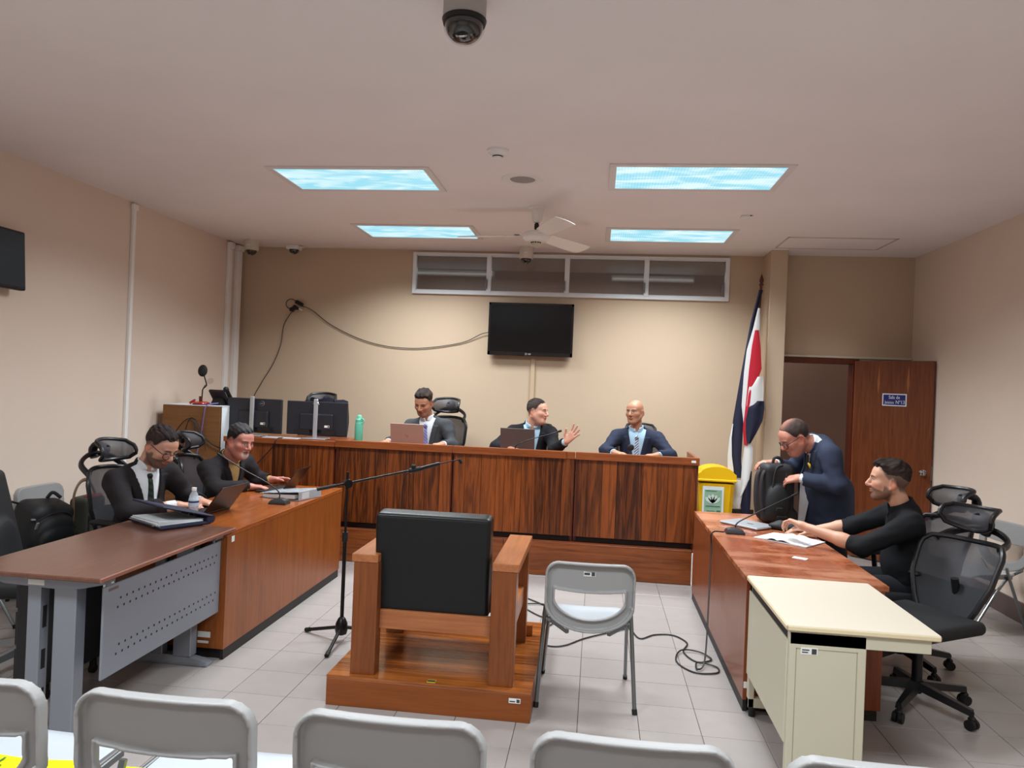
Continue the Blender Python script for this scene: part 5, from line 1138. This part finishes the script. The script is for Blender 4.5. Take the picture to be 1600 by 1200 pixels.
def add_head(f, Hc, R, s, d, N, T):
    w_ = lambda p: Hc + R @ (np.array(p) * s)
    E = lambda c, r, k=.012, op='u', Rl=None: f.ell(w_(c), np.array(r) * s, R if Rl is None else R @ Rl, k * s, op)
    Cn = lambda a, b, ra, rb, k=.012: f.cone(w_(a), w_(b), ra * s, rb * s, k * s)
    fat = d.get('fat', 0)
    E(CR[0], CR[1]); E((0, .028, -.030), (.060 + fat * .5, .066, .078), .03); E((0, .058, .04), (.058, .034, .045), .03)
    for sg in (-1, 1):
        Cn((sg * .056, -.002, -.048), (sg * .026, .060, -.090), .019 + fat, .018 + fat * .5, .03)
        E((sg * .040, .058, -.020), (.026 + fat * .4, .026, .024), .025)
    E((0, .068, -.094), (.026, .022, .020), .02)
    f.cone(N + T @ V3(0, -.012, -.05), w_((0, -.022, -.045)), .060 + fat * .8, .054 * s + fat * .7, .02)
    if fat: E((0, .035, -.098), (.045, .045, .025), .03)
    E((0, .083, .024), (.050, .014, .009), .014)
    for sg in (-1, 1):
        E((sg * .032, .100, .003), (.018, .014, .011), .012, 'c'); E((sg * .031, .0755, .002), (.0125, .0135, .0125), .004)
        E((sg * .031, .083, .0095), (.017, .007, .004), .005)
    Cn((0, .090, .016), (0, .113, -.024), .0085, .0125, .01); E((0, .110, -.029), (.013, .012, .010), .006)
    for sg in (-1, 1): E((sg * .0125, .100, -.031), (.009, .010, .008), .006)
    E((0, .090, -.0525), (.025, .011, .006), .006); E((0, .089, -.064), (.021, .011, .007), .006); E((0, .103, -.0585), (.019, .004, .0018), .003, 'c')
    for sg in (-1, 1):
        Re = rotm(-.15, 0, sg * .35)
        E((sg * .079, -.012, -.006), (.008, .020, .032), .006, 'u', Re); E((sg * .087, -.006, -.004), (.006, .010, .018), .004, 'c', Re); E((sg * .078, -.006, -.034), (.007, .009, .010), .005)
def add_hand(f, W, fd, pn, right, curl, spread=.10, s=1.0, thumb=.7, fk=None):
    W = np.array(W, float); fd = nrm(fd); pn = np.array(pn, float); pn = nrm(pn - fd * (pn @ fd)); sd = np.cross(fd, pn) * (1 if right else -1)   # towards the thumb
    kn = []
    for i, o in enumerate((.030, .010, -.011, -.030)):
        k = W + fd * (.093 - (.0, -.003, .002, .010)[i]) * s + sd * o * s; kn.append(k); f.cone(W + fd * .012 + sd * o * .55 * s, k, .0165 * s, .0125 * s, .016)
    L = [(.044, .026, .021), (.048, .030, .022), (.044, .028, .021), (.035, .021, .019)]
    for i in range(4):
        c = curl if np.isscalar(curl) else curl[i]; a = c * .75; ang = (1.5 - i) * spread; p = kn[i]; r0 = (.0100, .0102, .0098, .0088)[i] * s
        base = nrm(fd * math.cos(ang) + sd * math.sin(ang))
        for j in range(3):
            d = base * math.cos(a) + pn * math.sin(a); q = p + d * L[i][j] * s; f.cone(p, q, r0 * (1 - .09 * j), r0 * (.91 - .10 * j), .003); p = q; a += c * (.95 if j == 0 else .6)
    b = W + fd * .022 * s + sd * .024 * s + pn * .006; d = nrm(fd * .75 + sd * thumb + pn * .35); p = b + d * .040 * s; f.cone(b, p, .0165 * s, .0125 * s, .014)
    d2 = nrm(fd + sd * thumb * .45 + pn * (.2 + (curl if np.isscalar(curl) else curl[0]) * .4)); q = p + d2 * .032 * s; f.cone(p, q, .0118 * s, .0105 * s, .004); f.cone(q, q + nrm(d2 + pn * .2) * .024 * s, .0105 * s, .0085 * s, .003)
def torso(f, N, T, L, b, g, sw=.175):
    e = lambda c, r, k=.05: f.ell(N + T @ np.array(c), np.array(r) + g, T, k)
    e((0, .005, -.18), (.158, .108, .20)); e((0, -.014, -.07), (.145, .082, .10)); e((0, .025 + b * .35, -.36), (.150 + b * .6, .112 + b * .8, .17)); e((0, 0, -L + .03), (.168 + b * .4, .122 + b * .4, .13))
    for sg in (-1, 1): f.cone(N + T @ V3(sg * .045, -.02, -.01), N + T @ V3(sg * (sw - .015), -.01, -.052), .046 + g, .056 + g, .05)
def person(d):
    N, Hp = np.array(d['neck'], float), np.array(d['hip'], float); th = math.radians(d['face']); T = frame_of(Hp, N, th); L = np.linalg.norm(N - Hp)
    Hc = np.array(d['head'], float); R = head_rot(*d['look']); s = d.get('hs', 1.05); b = d.get('belly', .02); sw = d.get('sw', .18)
    sh = {k: N + T @ V3(sg * sw, d.get('shy', 0), -.06) for k, sg in (('R', 1), ('L', -1))}
    root = tag(bpy.data.objects.new('tmp', None), None); bpy.data.objects.remove(root)
    loc = Vector((Hp[0], Hp[1], d.get('floor', 0.0)))
    h = d.get('res', .005)
    pts = [N, Hp, Hc] + [p for k in 'RL' for p in d['arms'][k][:2]]
    lo, hi = np.min(pts, 0) - .27, np.max(pts, 0) + .27
    # the body: one continuous surface
    f = Field(lo, hi, h); torso(f, N, T, L, b * .8, -.012, sw - .01)
    for k in 'RL':
        el, wr, fd, pn, cu = d['arms'][k][:5]; opt = d['arms'][k][5] if len(d['arms'][k]) > 5 else {}
        el, wr = np.array(el, float), np.array(wr, float); g = d.get('armg', 1.0)
        f.cone(sh[k], el, .050 * g, .040 * g, .03); f.cone(el, el + (wr - el) * .35, .041 * g, .042 * g, .02); f.cone(el + (wr - el) * .3, wr, .042 * g, .027, .02); f.cone(wr, wr + nrm(fd) * .02, .0275, .026, .012)
        add_hand(f, wr, fd, pn, k == 'R', cu, s=d.get('hand', 1.03), **opt)
    add_head(f, Hc, R, s, d, N, T)
    v, q = f.mesh(); me = fast_mesh('body', v, q); hl = ((v - Hc) @ R) / s; x, y, z = hl.T; ax = np.abs(x)
    isf = sm(np.linalg.norm(hl, axis=1), .19, .165)
    C = np.tile(np.array(lin(d['skin'])), (len(v), 1)); n_ = ripple(v, 3, .5, 60)[:, None]; C = C * (1 + .05 * n_)
    def blend(mask, rgb, a=1.0):
        nonlocal C
        m = (np.clip(mask, 0, 1) * isf * a)[:, None]; C = C * (1 - m) + np.array(lin(rgb)) * m
    sk = np.array(d['skin'], float)
    red = tuple(np.clip(sk * (1.02, .84, .80), 0, 255)); drk = tuple(sk * .62)
    blend(sm(np.hypot((ax - .042) / .024, (z + .025) / .022), 1.2, .3) * (y > .03), red, .5); blend(sm(np.hypot(x / .02, (z + .03) / .016), 1.2, .4) * (y > .09), red, .5); blend(sm(ax, .074, .082) * (z < .03) * (z > -.045), red, .7)
    hc = d.get('hair', (40, 32, 30)); st = d.get('stubble', 0)
    if st:
        lower = sm(z, -.018 + .0, -.034) * sm(y, .0, .02) + sm(z, -.035, -.05) * sm(y, -.015, .0); mouth = sm(np.hypot(x / .027, (z + .058) / .013), .8, 1.15); nose = 1 - sm(np.hypot(x / .022, (z + .03) / .014), 1.2, .8) * (y > .085)
        cheek = sm(z, -.02, -.045 ) * 1.0; lim = np.where(ax < .03, sm(z, -.036, -.044), sm(z + .55 * (ax - .03), -.03, -.046)); lim = np.maximum(lim, sm(ax, .055, .062) * sm(z, .0, -.01) * (y < .035))
        blend(lower * mouth * lim * sm(z, -.125, -.108) * (np.linalg.norm(hl, axis=1) < .15), d.get('beard', hc), st)
    if d.get('goatee'): blend(sm(np.hypot(x / .034, (z + .072) / .040), 1.1, .8) * sm(np.hypot(x / .025, (z + .058) / .009), .9, 1.3) * (y > .06) * sm(z, -.034, -.042), d['goatee'], .75)
    blend(sm(np.hypot(x / .0245, (z + .058) / .0105), 1.15, .75) * (y > .075), tuple(np.clip(sk * (.86, .62, .60), 0, 255)), .8); blend(sm(np.abs(z + .0585), .0022, .0008) * (ax < .022) * (y > .08), drk, .8)
    blend(sm(np.abs(z - .0255 + .18 * np.abs(ax - .030)), .0065, .003) * sm(ax, .010, .014) * sm(ax, .054, .047) * (y > .05), d.get('brow', hc), .85)
    ey = np.hypot((ax - .031) / .0145, (z - .0015) / (.0035 if d['look'][1] > 14 else .0062)); blend(sm(ey, 1.25, .8) * (y > .06), (206, 200, 194) if d['look'][1] <= 14 else drk, .9)
    blend(sm(np.hypot(ax - .031, z - .002), .0066, .0046) * (y > .06), (34, 24, 20), .95 if d['look'][1] <= 14 else .6); blend(sm(np.abs(z - .0085), .0028, .001) * sm(np.abs(ax - .031), .017, .012) * (y > .06), (40, 28, 24), .75)
    zl = np.interp(y, [-.13, -.09, -.05, -.028, -.008, .012, .030, .045, .062, .078, .1], np.array([-.062, -.06, -.048, -.012, .008, .012, .030, .058, .070, .076, .08]) + 0.0) + d.get('hl', 0) * (y > .03)
    if d.get('fade'): blend(sm(z - zl, -.010, .014) * sm(z, .10, .06) , hc, d['fade'])
    setcol(me, C)
    body = obj('person', me, M_skin); body.location = (0, 0, 0)
    me.transform(Matrix.Translation(-loc)); body.location = loc
    tag(body, d['label'], 'person')
    def kid(name, vq, m, label=None):
        mm = fast_mesh(name, *vq) if isinstance(vq, tuple) else vq
        mm.transform(Matrix.Translation(-loc)); return obj(name, mm, m, body, label)
    # hair
    if d.get('ht'):
        hb = .15 * s; f = Field(Hc - hb, Hc + hb + V3(0, 0, .01), h * .9); P = f.points(); l = ((P - Hc) @ R.astype(np.float32)) / s; X, Y, Z = l[..., 0], l[..., 1], l[..., 2]
        c, r = np.array(CR[0]), np.array(CR[1]); qd = (l - c); k0 = np.sqrt(((qd / r) ** 2).sum(-1)); k1 = np.sqrt(((qd / r ** 2) ** 2).sum(-1)) + 1e-6; dd = k0 * (k0 - 1) / k1
        qf = l - V3(0, .058, .04); rf = np.array((.058, .034, .045)); kf = np.sqrt(((qf / rf) ** 2).sum(-1)); df = kf * (kf - 1) / (np.sqrt(((qf / rf ** 2) ** 2).sum(-1)) + 1e-6); dd = np.minimum(dd, df)
        tt = d['ht']; top = sm(Z, .03, .105); th_ = tt[0] + (tt[1] - tt[0]) * top + tt[2] * sm(Y, .02, .07) * top
        ZL = np.interp(Y, [-.13, -.09, -.05, -.028, -.008, .012, .030, .045, .062, .078, .1], [-.062, -.06, -.048, -.012, .008, .012, .030, .058, .070, .076, .08]) + d.get('hl', 0) * (Y > .03) - d.get('peak', 0) * (np.abs(X) < .03) * (Y > .05)
        ZL = np.maximum(ZL, np.where(Y < .04, d.get('capz', -.1) - .03 * sm(-Y, .03, .10), -.1))
        nz = ripple(l * V3(1.6, .5, 1), 11, .0035 * d.get('mess', 1), 170)
        th_ = th_ * (.2 + .8 * sm(Z - ZL, 0, .035))
        ear = np.hypot((Y + .010) / .027, (Z + .004) / .036) - 1
        f.F = np.maximum(np.maximum(dd - th_ - nz * top, (ZL - Z) * .8 + nz * .2), np.where(np.abs(X) > .055, -ear * .03, -9)).astype(np.float32) * s
        v2, q2 = f.mesh()
        if len(q2):
            mm = fast_mesh('hair', v2, q2); hl2 = ((v2 - Hc) @ R) / s; g = sm(np.abs(hl2[:, 0]), .045, .07)[:, None]; base = np.array(lin(hc)); side = np.array(lin(d.get('side', hc))); C2 = base * (1 - g) + side * g
            C2 = C2 * (1 + .25 * ripple(v2, 8, .6, 160)[:, None]); 
            if d.get('thin'): cm = (.42 * sm(np.hypot(hl2[:, 0] / .045, (hl2[:, 1] - .005) / .075), 1.2, .3) * (hl2[:, 2] > .05))[:, None]; C2 = C2 * (1 - cm) + np.array(lin(d['skin'])) * cm
            setcol(mm, np.clip(C2, 0, 1)); kid('hair', mm, M_hairm)
    # outer garment
    ohl = d.get('zb', -.33)
    f = Field(lo, hi, h * 1.25); torso(f, N, T, L, b, .008, sw)
    if d.get('long'): f.cone(Hp + V3(0, 0, .05), Hp + V3(0, 0, -.16), .135 + b, .15 + b, .08)
    for k in 'RL':
        el, wr = np.array(d['arms'][k][0], float), np.array(d['arms'][k][1], float); fd = nrm(d['arms'][k][2]); e_ = d.get('sleeve', .93); end = el + (wr - el) * e_; g = d.get('armg', 1.0)
        f.cone(sh[k], sh[k] + (el - sh[k]) * .3, .066 * g, .062 * g, .05); f.cone(sh[k], el, .064 * g, .056 * g, .03); f.cone(el, end, .057 * g, (.052 if e_ < .6 else .046) * g, .03)
        ax_ = nrm(wr - el); f.cone(end + ax_ * .03, end + ax_ * .12, .062, .062, .0, 'c')
    if d.get('sleeve', 1) < .6:
        for k in 'RL':
            el, wr = np.array(d['arms'][k][0], float), np.array(d['arms'][k][1], float); end = el + (wr - el) * d['sleeve']; ax_ = nrm(wr - el); f.cone(end - ax_ * .012, end + ax_ * .006, .056, .055, .004)
    P = f.points(); l = (P - N.astype(np.float32)) @ T.astype(np.float32); X, Y, Z = l[..., 0], l[..., 1], l[..., 2]
    arm_m = sm(np.abs(X), .13, .19); f.F += ripple(P, d.get('seed', 1), .003, 26) + arm_m * ripple(P * V3(1, 1, 2.0), d.get('seed', 1) + 4, .0025, 42)
    zt = .05; wv = np.clip((Z - ohl) / (zt - ohl), 0, 1) * d.get('wv', .085) + .004
    lap = (np.abs(X) - wv > 0) & (np.abs(X) - wv < .052 * np.clip((Z - ohl) / .15, 0, 1) + .0) & (Y > .02) & (Z > ohl) & (Z < -.03); f.F -= .0055 * lap
    V = np.maximum.reduce([np.abs(X) - wv, ohl - Z, -(Y - .0) - .02 * (Z < -.02)]); f.F = np.maximum(f.F, -V)
    nk = N + T @ V3(0, -.012, -.05); hd = Hc + R @ (V3(0, -.022, -.045) * s); na = nrm(hd - nk); tn = (P - nk.astype(np.float32)) @ na.astype(np.float32); rn = np.linalg.norm(P - nk.astype(np.float32) - tn[..., None] * na.astype(np.float32), axis=-1)
    nr = .066 + d.get('fat', 0); col_ = np.maximum(np.abs(rn - nr - .010 - .10 * np.clip(.11 - tn, 0, 1)) - .006, np.abs(tn - .070) - .036); col_ = np.maximum(col_, -V); f.F = np.minimum(f.F, col_.astype(np.float32))
    f.F = np.maximum(f.F, (nr + .003 - rn) * (tn > .02) - 9 * (tn <= .02)); 
    f.F = np.maximum(f.F, -(Z + L + .07)) if not d.get('long') else np.maximum(f.F, (Hp[2] - .20) - P[..., 2])
    kid(d.get('outer', 'jacket'), f.mesh(), d['outer_m'])
    # shirt, collar, cuffs
    if d.get('shirt_m'):
        f = Field(lo, hi, h * 1.25); torso(f, N, T, L, b, -.003, sw - .02)
        P = f.points(); l = (P - N.astype(np.float32)) @ T.astype(np.float32); X, Y, Z = l[..., 0], l[..., 1], l[..., 2]; f.F += ripple(P, 21, .002, 30)
        f.F = np.maximum(f.F, -(Z + L)); f.F = np.maximum(f.F, (np.abs(X) - .14))
        tn = (P - nk.astype(np.float32)) @ na.astype(np.float32); rn = np.linalg.norm(P - nk.astype(np.float32) - tn[..., None] * na.astype(np.float32), axis=-1)
        c1 = np.maximum(np.abs(rn - nr - .002) - .0055, np.abs(tn - .085) - .028 + .020 * sm(Y, .02, .09)); notch = np.maximum(np.abs(X) - .010 - .5 * np.clip(tn - .085, 0, 1), -(Y - .03)); c1 = np.maximum(c1, -notch); f.F = np.minimum(f.F, c1.astype(np.float32))
        for k in 'RL':
            el, wr = np.array(d['arms'][k][0], float), np.array(d['arms'][k][1], float); ax_ = nrm(wr - el); f.cone(wr - ax_ * .06, wr - ax_ * .008, .036, .036, 0); f.cone(wr + ax_ * .024, wr + ax_ * .10, .045, .045, 0, 'c')
        kid('shirt', f.mesh(), d['shirt_m'])
    if d.get('tie_m'):
        f = Field(lo, hi, h * .95); torso(f, N, T, L, b, .005, sw - .02); P = f.points(); l = (P - N.astype(np.float32)) @ T.astype(np.float32); X, Y, Z = l[..., 0], l[..., 1], l[..., 2]
        tw = np.interp(Z, [-.5, -.40, -.08, -.045, -.02], [.040, .036, .017, .016, .022]); k_ = N + T @ V3(0, .085, -.03)
        f.F = np.maximum.reduce([f.F, np.abs(X) - tw, Z + .045, -.46 - Z, .02 - Y]); f.F = f.F.astype(np.float32)
        f.rbox(N + T @ V3(0, d.get('ky', .078), -.030), (.036, .030, .042), .010, T @ rotm(-.35, 0, 0), .004)
        kid('tie', f.mesh(), d['tie_m'])
    # trousers and shoes
    lg = d['legs']; lp = np.concatenate([[Hp], [p for k in 'RL' for p in lg[k]]]); f = Field(lp.min(0) - .24, lp.max(0) + .2, .0095)
    f.ell(Hp, (.168 + b * .4, .125 + b * .3, .12), T, .05)
    for k, sg in (('R', 1), ('L', -1)):
        kn, an = np.array(lg[k][0], float), np.array(lg[k][1], float); hj = Hp + T @ V3(sg * .09, .0, -.02); f.cone(hj, kn, .095, .066, .04); f.cone(kn, an + V3(0, 0, .02), .066, .050, .03)
    f.F += ripple(f.points(), 33, .003, 24); kid('trousers', f.mesh(), d['trouser_m'])
    sd_ = np.array((math.cos(th), math.sin(th), 0)); Rs = np.stack([(math.sin(th), -math.cos(th), 0), sd_, (0, 0, 1)], 1)
    for k in 'RL':
        an = np.array(lg[k][1], float); fz = d.get('floor', 0); c = np.array((an[0], an[1], fz)) + sd_ * .06; f = Field(c - .2, c + .2, .008)
        f.ell(c + V3(0, 0, .035), (.046, .135, .042), Rs, .02); f.ell(c - sd_ * .07 + V3(0, 0, .055), (.042, .055, .06), Rs, .03); v3, q3 = f.mesh(); v3[:, 2] = np.maximum(v3[:, 2], fz + .001); kid('shoe', (v3, q3), MATS['black leather'])
    def hw(p): return Hc + R @ (np.array(p) * s)
    if d.get('glasses'):
        gb = B()
        for sg in (-1, 1): gb.tube([hw((sg * .033 + .0265 * math.cos(a), .105 - .010 * abs(math.cos(a)) * (sg * math.cos(a) > 0), -.005 + .0225 * math.sin(a))) for a in np.linspace(0, 2 * PI, 19)[:-1]], .0028, 6, closed=True); gb.tube([hw((sg * .057, .094, .002)), hw((sg * .071, .06, .006)), hw((sg * .081, -.012, .012))], .0022, 6)
        gb.tube([hw((-.009, .106, .002)), hw((0, .110, .006)), hw((.009, .106, .002))], .002, 6); gb.xf(None, -np.array(loc)); obj('glasses', gb, M_black, body)
    for fn in d.get('extra', []): fn(body, N, T, loc, kid)
    return body
navy = cloth('navy suit', (38, 44, 62)); blk = cloth('black suit', (24, 24, 28)); char = cloth('charcoal suit', (58, 60, 64)); brnb = cloth('black brown suit', (34, 30, 33)); blue = cloth('blue suit', (48, 55, 74)); bshirt = cloth('black shirt', (24, 25, 29)); jean = cloth('dark trousers', (28, 29, 34))
wsh = cloth('white shirt', (214, 218, 224)); lbs = cloth('light blue shirt', (168, 200, 222)); tan = cloth('tan shirt', (172, 140, 92)); 
def stripes(name, a, b_, freq, ang):
    m = mat(name, a, .6); nt = m.node_tree; L = nt.links.new; tc = nt.nodes.new('ShaderNodeTexCoord'); mp = nt.nodes.new('ShaderNodeMapping'); mp.inputs['Rotation'].default_value = (0, ang, 0); wv = nt.nodes.new('ShaderNodeTexWave'); wv.inputs['Scale'].default_value = freq
    L(tc.outputs['Object'], mp.inputs[0]); L(mp.outputs[0], wv.inputs[0]); r = nt.nodes.new('ShaderNodeMapRange'); r.inputs[1].default_value = .4; r.inputs[2].default_value = .6; L(wv.outputs[0], r.inputs[0])
    mx_ = nt.nodes.new('ShaderNodeMix'); mx_.data_type = 'RGBA'; mx_.inputs['A'].default_value = (*lin(a), 1); mx_.inputs['B'].default_value = (*lin(b_), 1); L(r.outputs[0], mx_.inputs['Factor']); L(mx_.outputs['Result'], nt.nodes['Principled BSDF'].inputs['Base Color']); return m
tie_l = stripes('lavender striped tie', (104, 104, 160), (140, 142, 190), 14, .8); tie_s = stripes('blue white striped tie', (70, 90, 120), (196, 210, 222), 16, -.8); tie_g = stripes('dark green tie', (16, 24, 22), (30, 52, 46), 10, .8); tie_k = mat('black tie', (22, 26, 30), .6)
def seat_legs(hip, th, dz=0.0, ln=.44, sp=.12):
    h = np.array(hip, float); f = np.array((math.cos(math.radians(th)), math.sin(math.radians(th)), 0)); r = np.array((f[1], -f[0], 0)); o = {}
    for k, sg in (('R', 1), ('L', -1)): kn = h + f * ln + r * sg * sp + V3(0, 0, -.03); o[k] = (kn, np.array((*(kn + f * .02)[:2], dz + .09)))
    return o
D = (0, -1, 0)
# judge in the grey suit
hp_ = (-1.70, 7.50, .80); person(dict(label='man in a charcoal suit and lavender tie looking down at his rose grey laptop', hip=hp_, neck=(-1.725, 7.40, 1.315), face=-95, head=(-1.765, 7.34, 1.505), look=(-100, 24, 2), hs=1.10, sw=.195, belly=.03,
    arms=dict(R=((-2.05, 7.30, 1.10), (-2.06, 7.09, 1.105), (-.30, -.95, -.05), (.1, -.2, -1), .75), L=((-1.44, 7.30, 1.09), (-1.50, 7.09, 1.105), (-.45, -.85, 0), (-.2, -.2, -1), .8)), legs=seat_legs(hp_, -90, DZ), floor=DZ, res=.0056,
    skin=(176, 124, 98), hair=(44, 36, 34), ht=(.004, .016, .016), side=(60, 48, 42), fade=.7, stubble=.25, outer_m=char, shirt_m=wsh, tie_m=tie_l, trouser_m=char, seed=2, ky=.094, zb=-.34, mess=1.6, capz=.03))
# judge raising a hand
hp_ = (-.66, 7.55, .78); person(dict(label='man in a black suit turned to the right with one open hand raised', hip=hp_, neck=(-.645, 7.42, 1.295), face=-82, head=(-.595, 7.385, 1.465), look=(-22, 2, 3), hs=1.06, sw=.195, belly=.05, fat=.008,
    arms=dict(R=((-.99, 7.28, 1.10), (-.82, 7.06, 1.10), (.6, -.7, 0), (0, 0, -1), .5), L=((-.40, 7.20, 1.10), (-.275, 7.06, 1.20), (.62, -.25, .74), (-.25, -.9, .1), .12, dict(spread=.20, thumb=.95))), legs=seat_legs(hp_, -90, DZ), floor=DZ, res=.0056,
    skin=(204, 152, 130), hair=(50, 42, 40), ht=(.003, .009, .004), capz=.015, side=(66, 56, 52), fade=.8, stubble=.08, outer_m=blk, shirt_m=lbs, tie_m=tie_k, trouser_m=blk, seed=5, ky=.094, zb=-.36, wv=.09))
# bald judge
hp_ = (.42, 7.55, .78); person(dict(label='bald man in a navy suit and striped tie seated behind the bench', hip=hp_, neck=(.415, 7.44, 1.30), face=-92, head=(.385, 7.40, 1.500), look=(-118, 0, -2), hs=1.02, sw=.20, belly=.03,
    arms=dict(R=((.10, 7.28, 1.11), (.19, 7.09, 1.11), (.7, -.7, 0), (0, 0, -1), .35), L=((.745, 7.28, 1.10), (.60, 7.09, 1.105), (-.85, -.5, 0), (0, 0, -1), .35)), legs=seat_legs(hp_, -90, DZ), floor=DZ, res=.0056,
    skin=(172, 124, 98), hair=(70, 54, 46), brow=(90, 66, 54), fade=.0, stubble=.06, outer_m=navy, shirt_m=lbs, tie_m=tie_s, trouser_m=navy, seed=8, ky=.094, zb=-.36, wv=.09))
# man with glasses, left desk
hp_ = (-3.17, 4.78, .54); person(dict(label='bearded man with glasses in a dark suit typing at the left desk', hip=hp_, neck=(-3.10, 4.72, 1.035), face=-22, head=(-2.99, 4.735, 1.20), look=(-12, 30, 3), hs=1.14, sw=.20, belly=.05, armg=1.12,
    arms=dict(R=((-3.00, 4.41, .80), (-2.80, 4.65, .815), (.72, .55, -.06), (0, .1, -1), .45), L=((-2.93, 5.02, .81), (-2.74, 4.84, .815), (.9, -.2, -.06), (0, 0, -1), .45)), legs=seat_legs(hp_, -5), res=.0052,
    skin=(196, 146, 124), hair=(42, 34, 34), ht=(.004, .012, .004), side=(58, 46, 44), fade=.8, stubble=.8, capz=.012, beard=(54, 40, 37), glasses=True, outer_m=brnb, shirt_m=wsh, tie_m=tie_g, trouser_m=brnb, seed=12, zb=-.40, wv=.10, shy=.01))
# grey-haired man, left desk
hp_ = (-3.14, 5.86, .54); person(dict(label='grey-haired man with white goatee in a dark suit and tan shirt', hip=hp_, neck=(-3.045, 5.80, 1.00), face=-18, head=(-2.93, 5.755, 1.165), look=(-22, 14, 4), hs=1.13, sw=.20, belly=.06, armg=1.15, fat=.010,
    arms=dict(R=((-2.98, 5.48, .80), (-2.80, 5.68, .805), (.8, .45, -.05), (0, 0, -1), .35), L=((-2.93, 6.08, .81), (-2.78, 6.06, .815), (.85, .3, .05), (.2, -.5, -1), .3)), legs=seat_legs(hp_, -5), res=.0052,
    skin=(182, 120, 106), hair=(62, 60, 62), ht=(.005, .014, .006), side=(46, 42, 42), fade=.75, stubble=.0, goatee=(196, 186, 178), outer_m=brnb, shirt_m=tan, trouser_m=brnb, seed=15, zb=-.26, wv=.075))
# seated man in black shirt, right desk
hp_ = (2.06, 4.98, .55); person(dict(label='man in a black shirt with rolled sleeves seated at the right desk', hip=hp_, neck=(1.985, 4.95, 1.03), face=168, head=(1.895, 4.955, 1.20), look=(166, -2, 0), hs=1.12, sw=.19, belly=.02, armg=1.05,
    arms=dict(R=((1.79, 5.27, .85), (1.55, 5.36, .785), (-.9, .2, .0), (0, 0, -1), .4), L=((1.70, 4.83, .79), (1.40, 5.06, .86), (-.62, .70, .22), (-.25, -.1, -1), .95)), legs=seat_legs(hp_, 172), res=.005,
    skin=(206, 156, 130), hair=(46, 38, 36), ht=(.003, .014, .014), side=(60, 50, 47), fade=.8, stubble=.78, beard=(78, 54, 44), mess=2.0, capz=.04, outer='shirt', outer_m=bshirt, trouser_m=jean, seed=19, zb=-.06, wv=.05, sleeve=.12))
# standing man with the backpack
def hanky(body, N, T, loc, kid):
    c = N + T @ V3(-.10, .128, -.145); f = Field(c - .05, c + .05, .004); f.ell(c, (.016, .008, .022), T, .004); f.ell(c + T @ V3(.010, .004, .014), (.010, .007, .014), T, .004); kid('pocket_square', f.mesh(), mat('yellow silk', (214, 184, 52), .5))
hp_ = (1.84, 6.0, .93); person(dict(label='standing man in a blue suit and glasses bending over the black backpack', hip=hp_, neck=(1.735, 5.93, 1.375), face=182, head=(1.545, 5.905, 1.405), look=(190, 34, 4), hs=1.12, sw=.205, belly=.05, armg=1.15, fat=.010,
    arms=dict(R=((1.62, 6.22, 1.12), (1.43, 6.03, 1.185), (-.9, -.35, .05), (-.2, 0, -1), .55), L=((1.80, 5.66, 1.075), (1.565, 5.80, 1.10), (-.85, .35, -.2), (.1, .5, -.8), .7)), legs=dict(R=((1.90, 6.14, .50), (1.94, 6.15, .09)), L=((1.90, 5.92, .50), (1.94, 5.92, .09))), res=.0052,
    skin=(196, 134, 114), hair=(72, 58, 54), ht=(.005, .008, .0), mess=.5, thin=True, side=(66, 56, 54), fade=.35, stubble=.1, glasses=True, outer_m=blue, shirt_m=wsh, tie_m=tie_k, trouser_m=jean, seed=23, zb=-.36, wv=.085, long=True, extra=[hanky]))
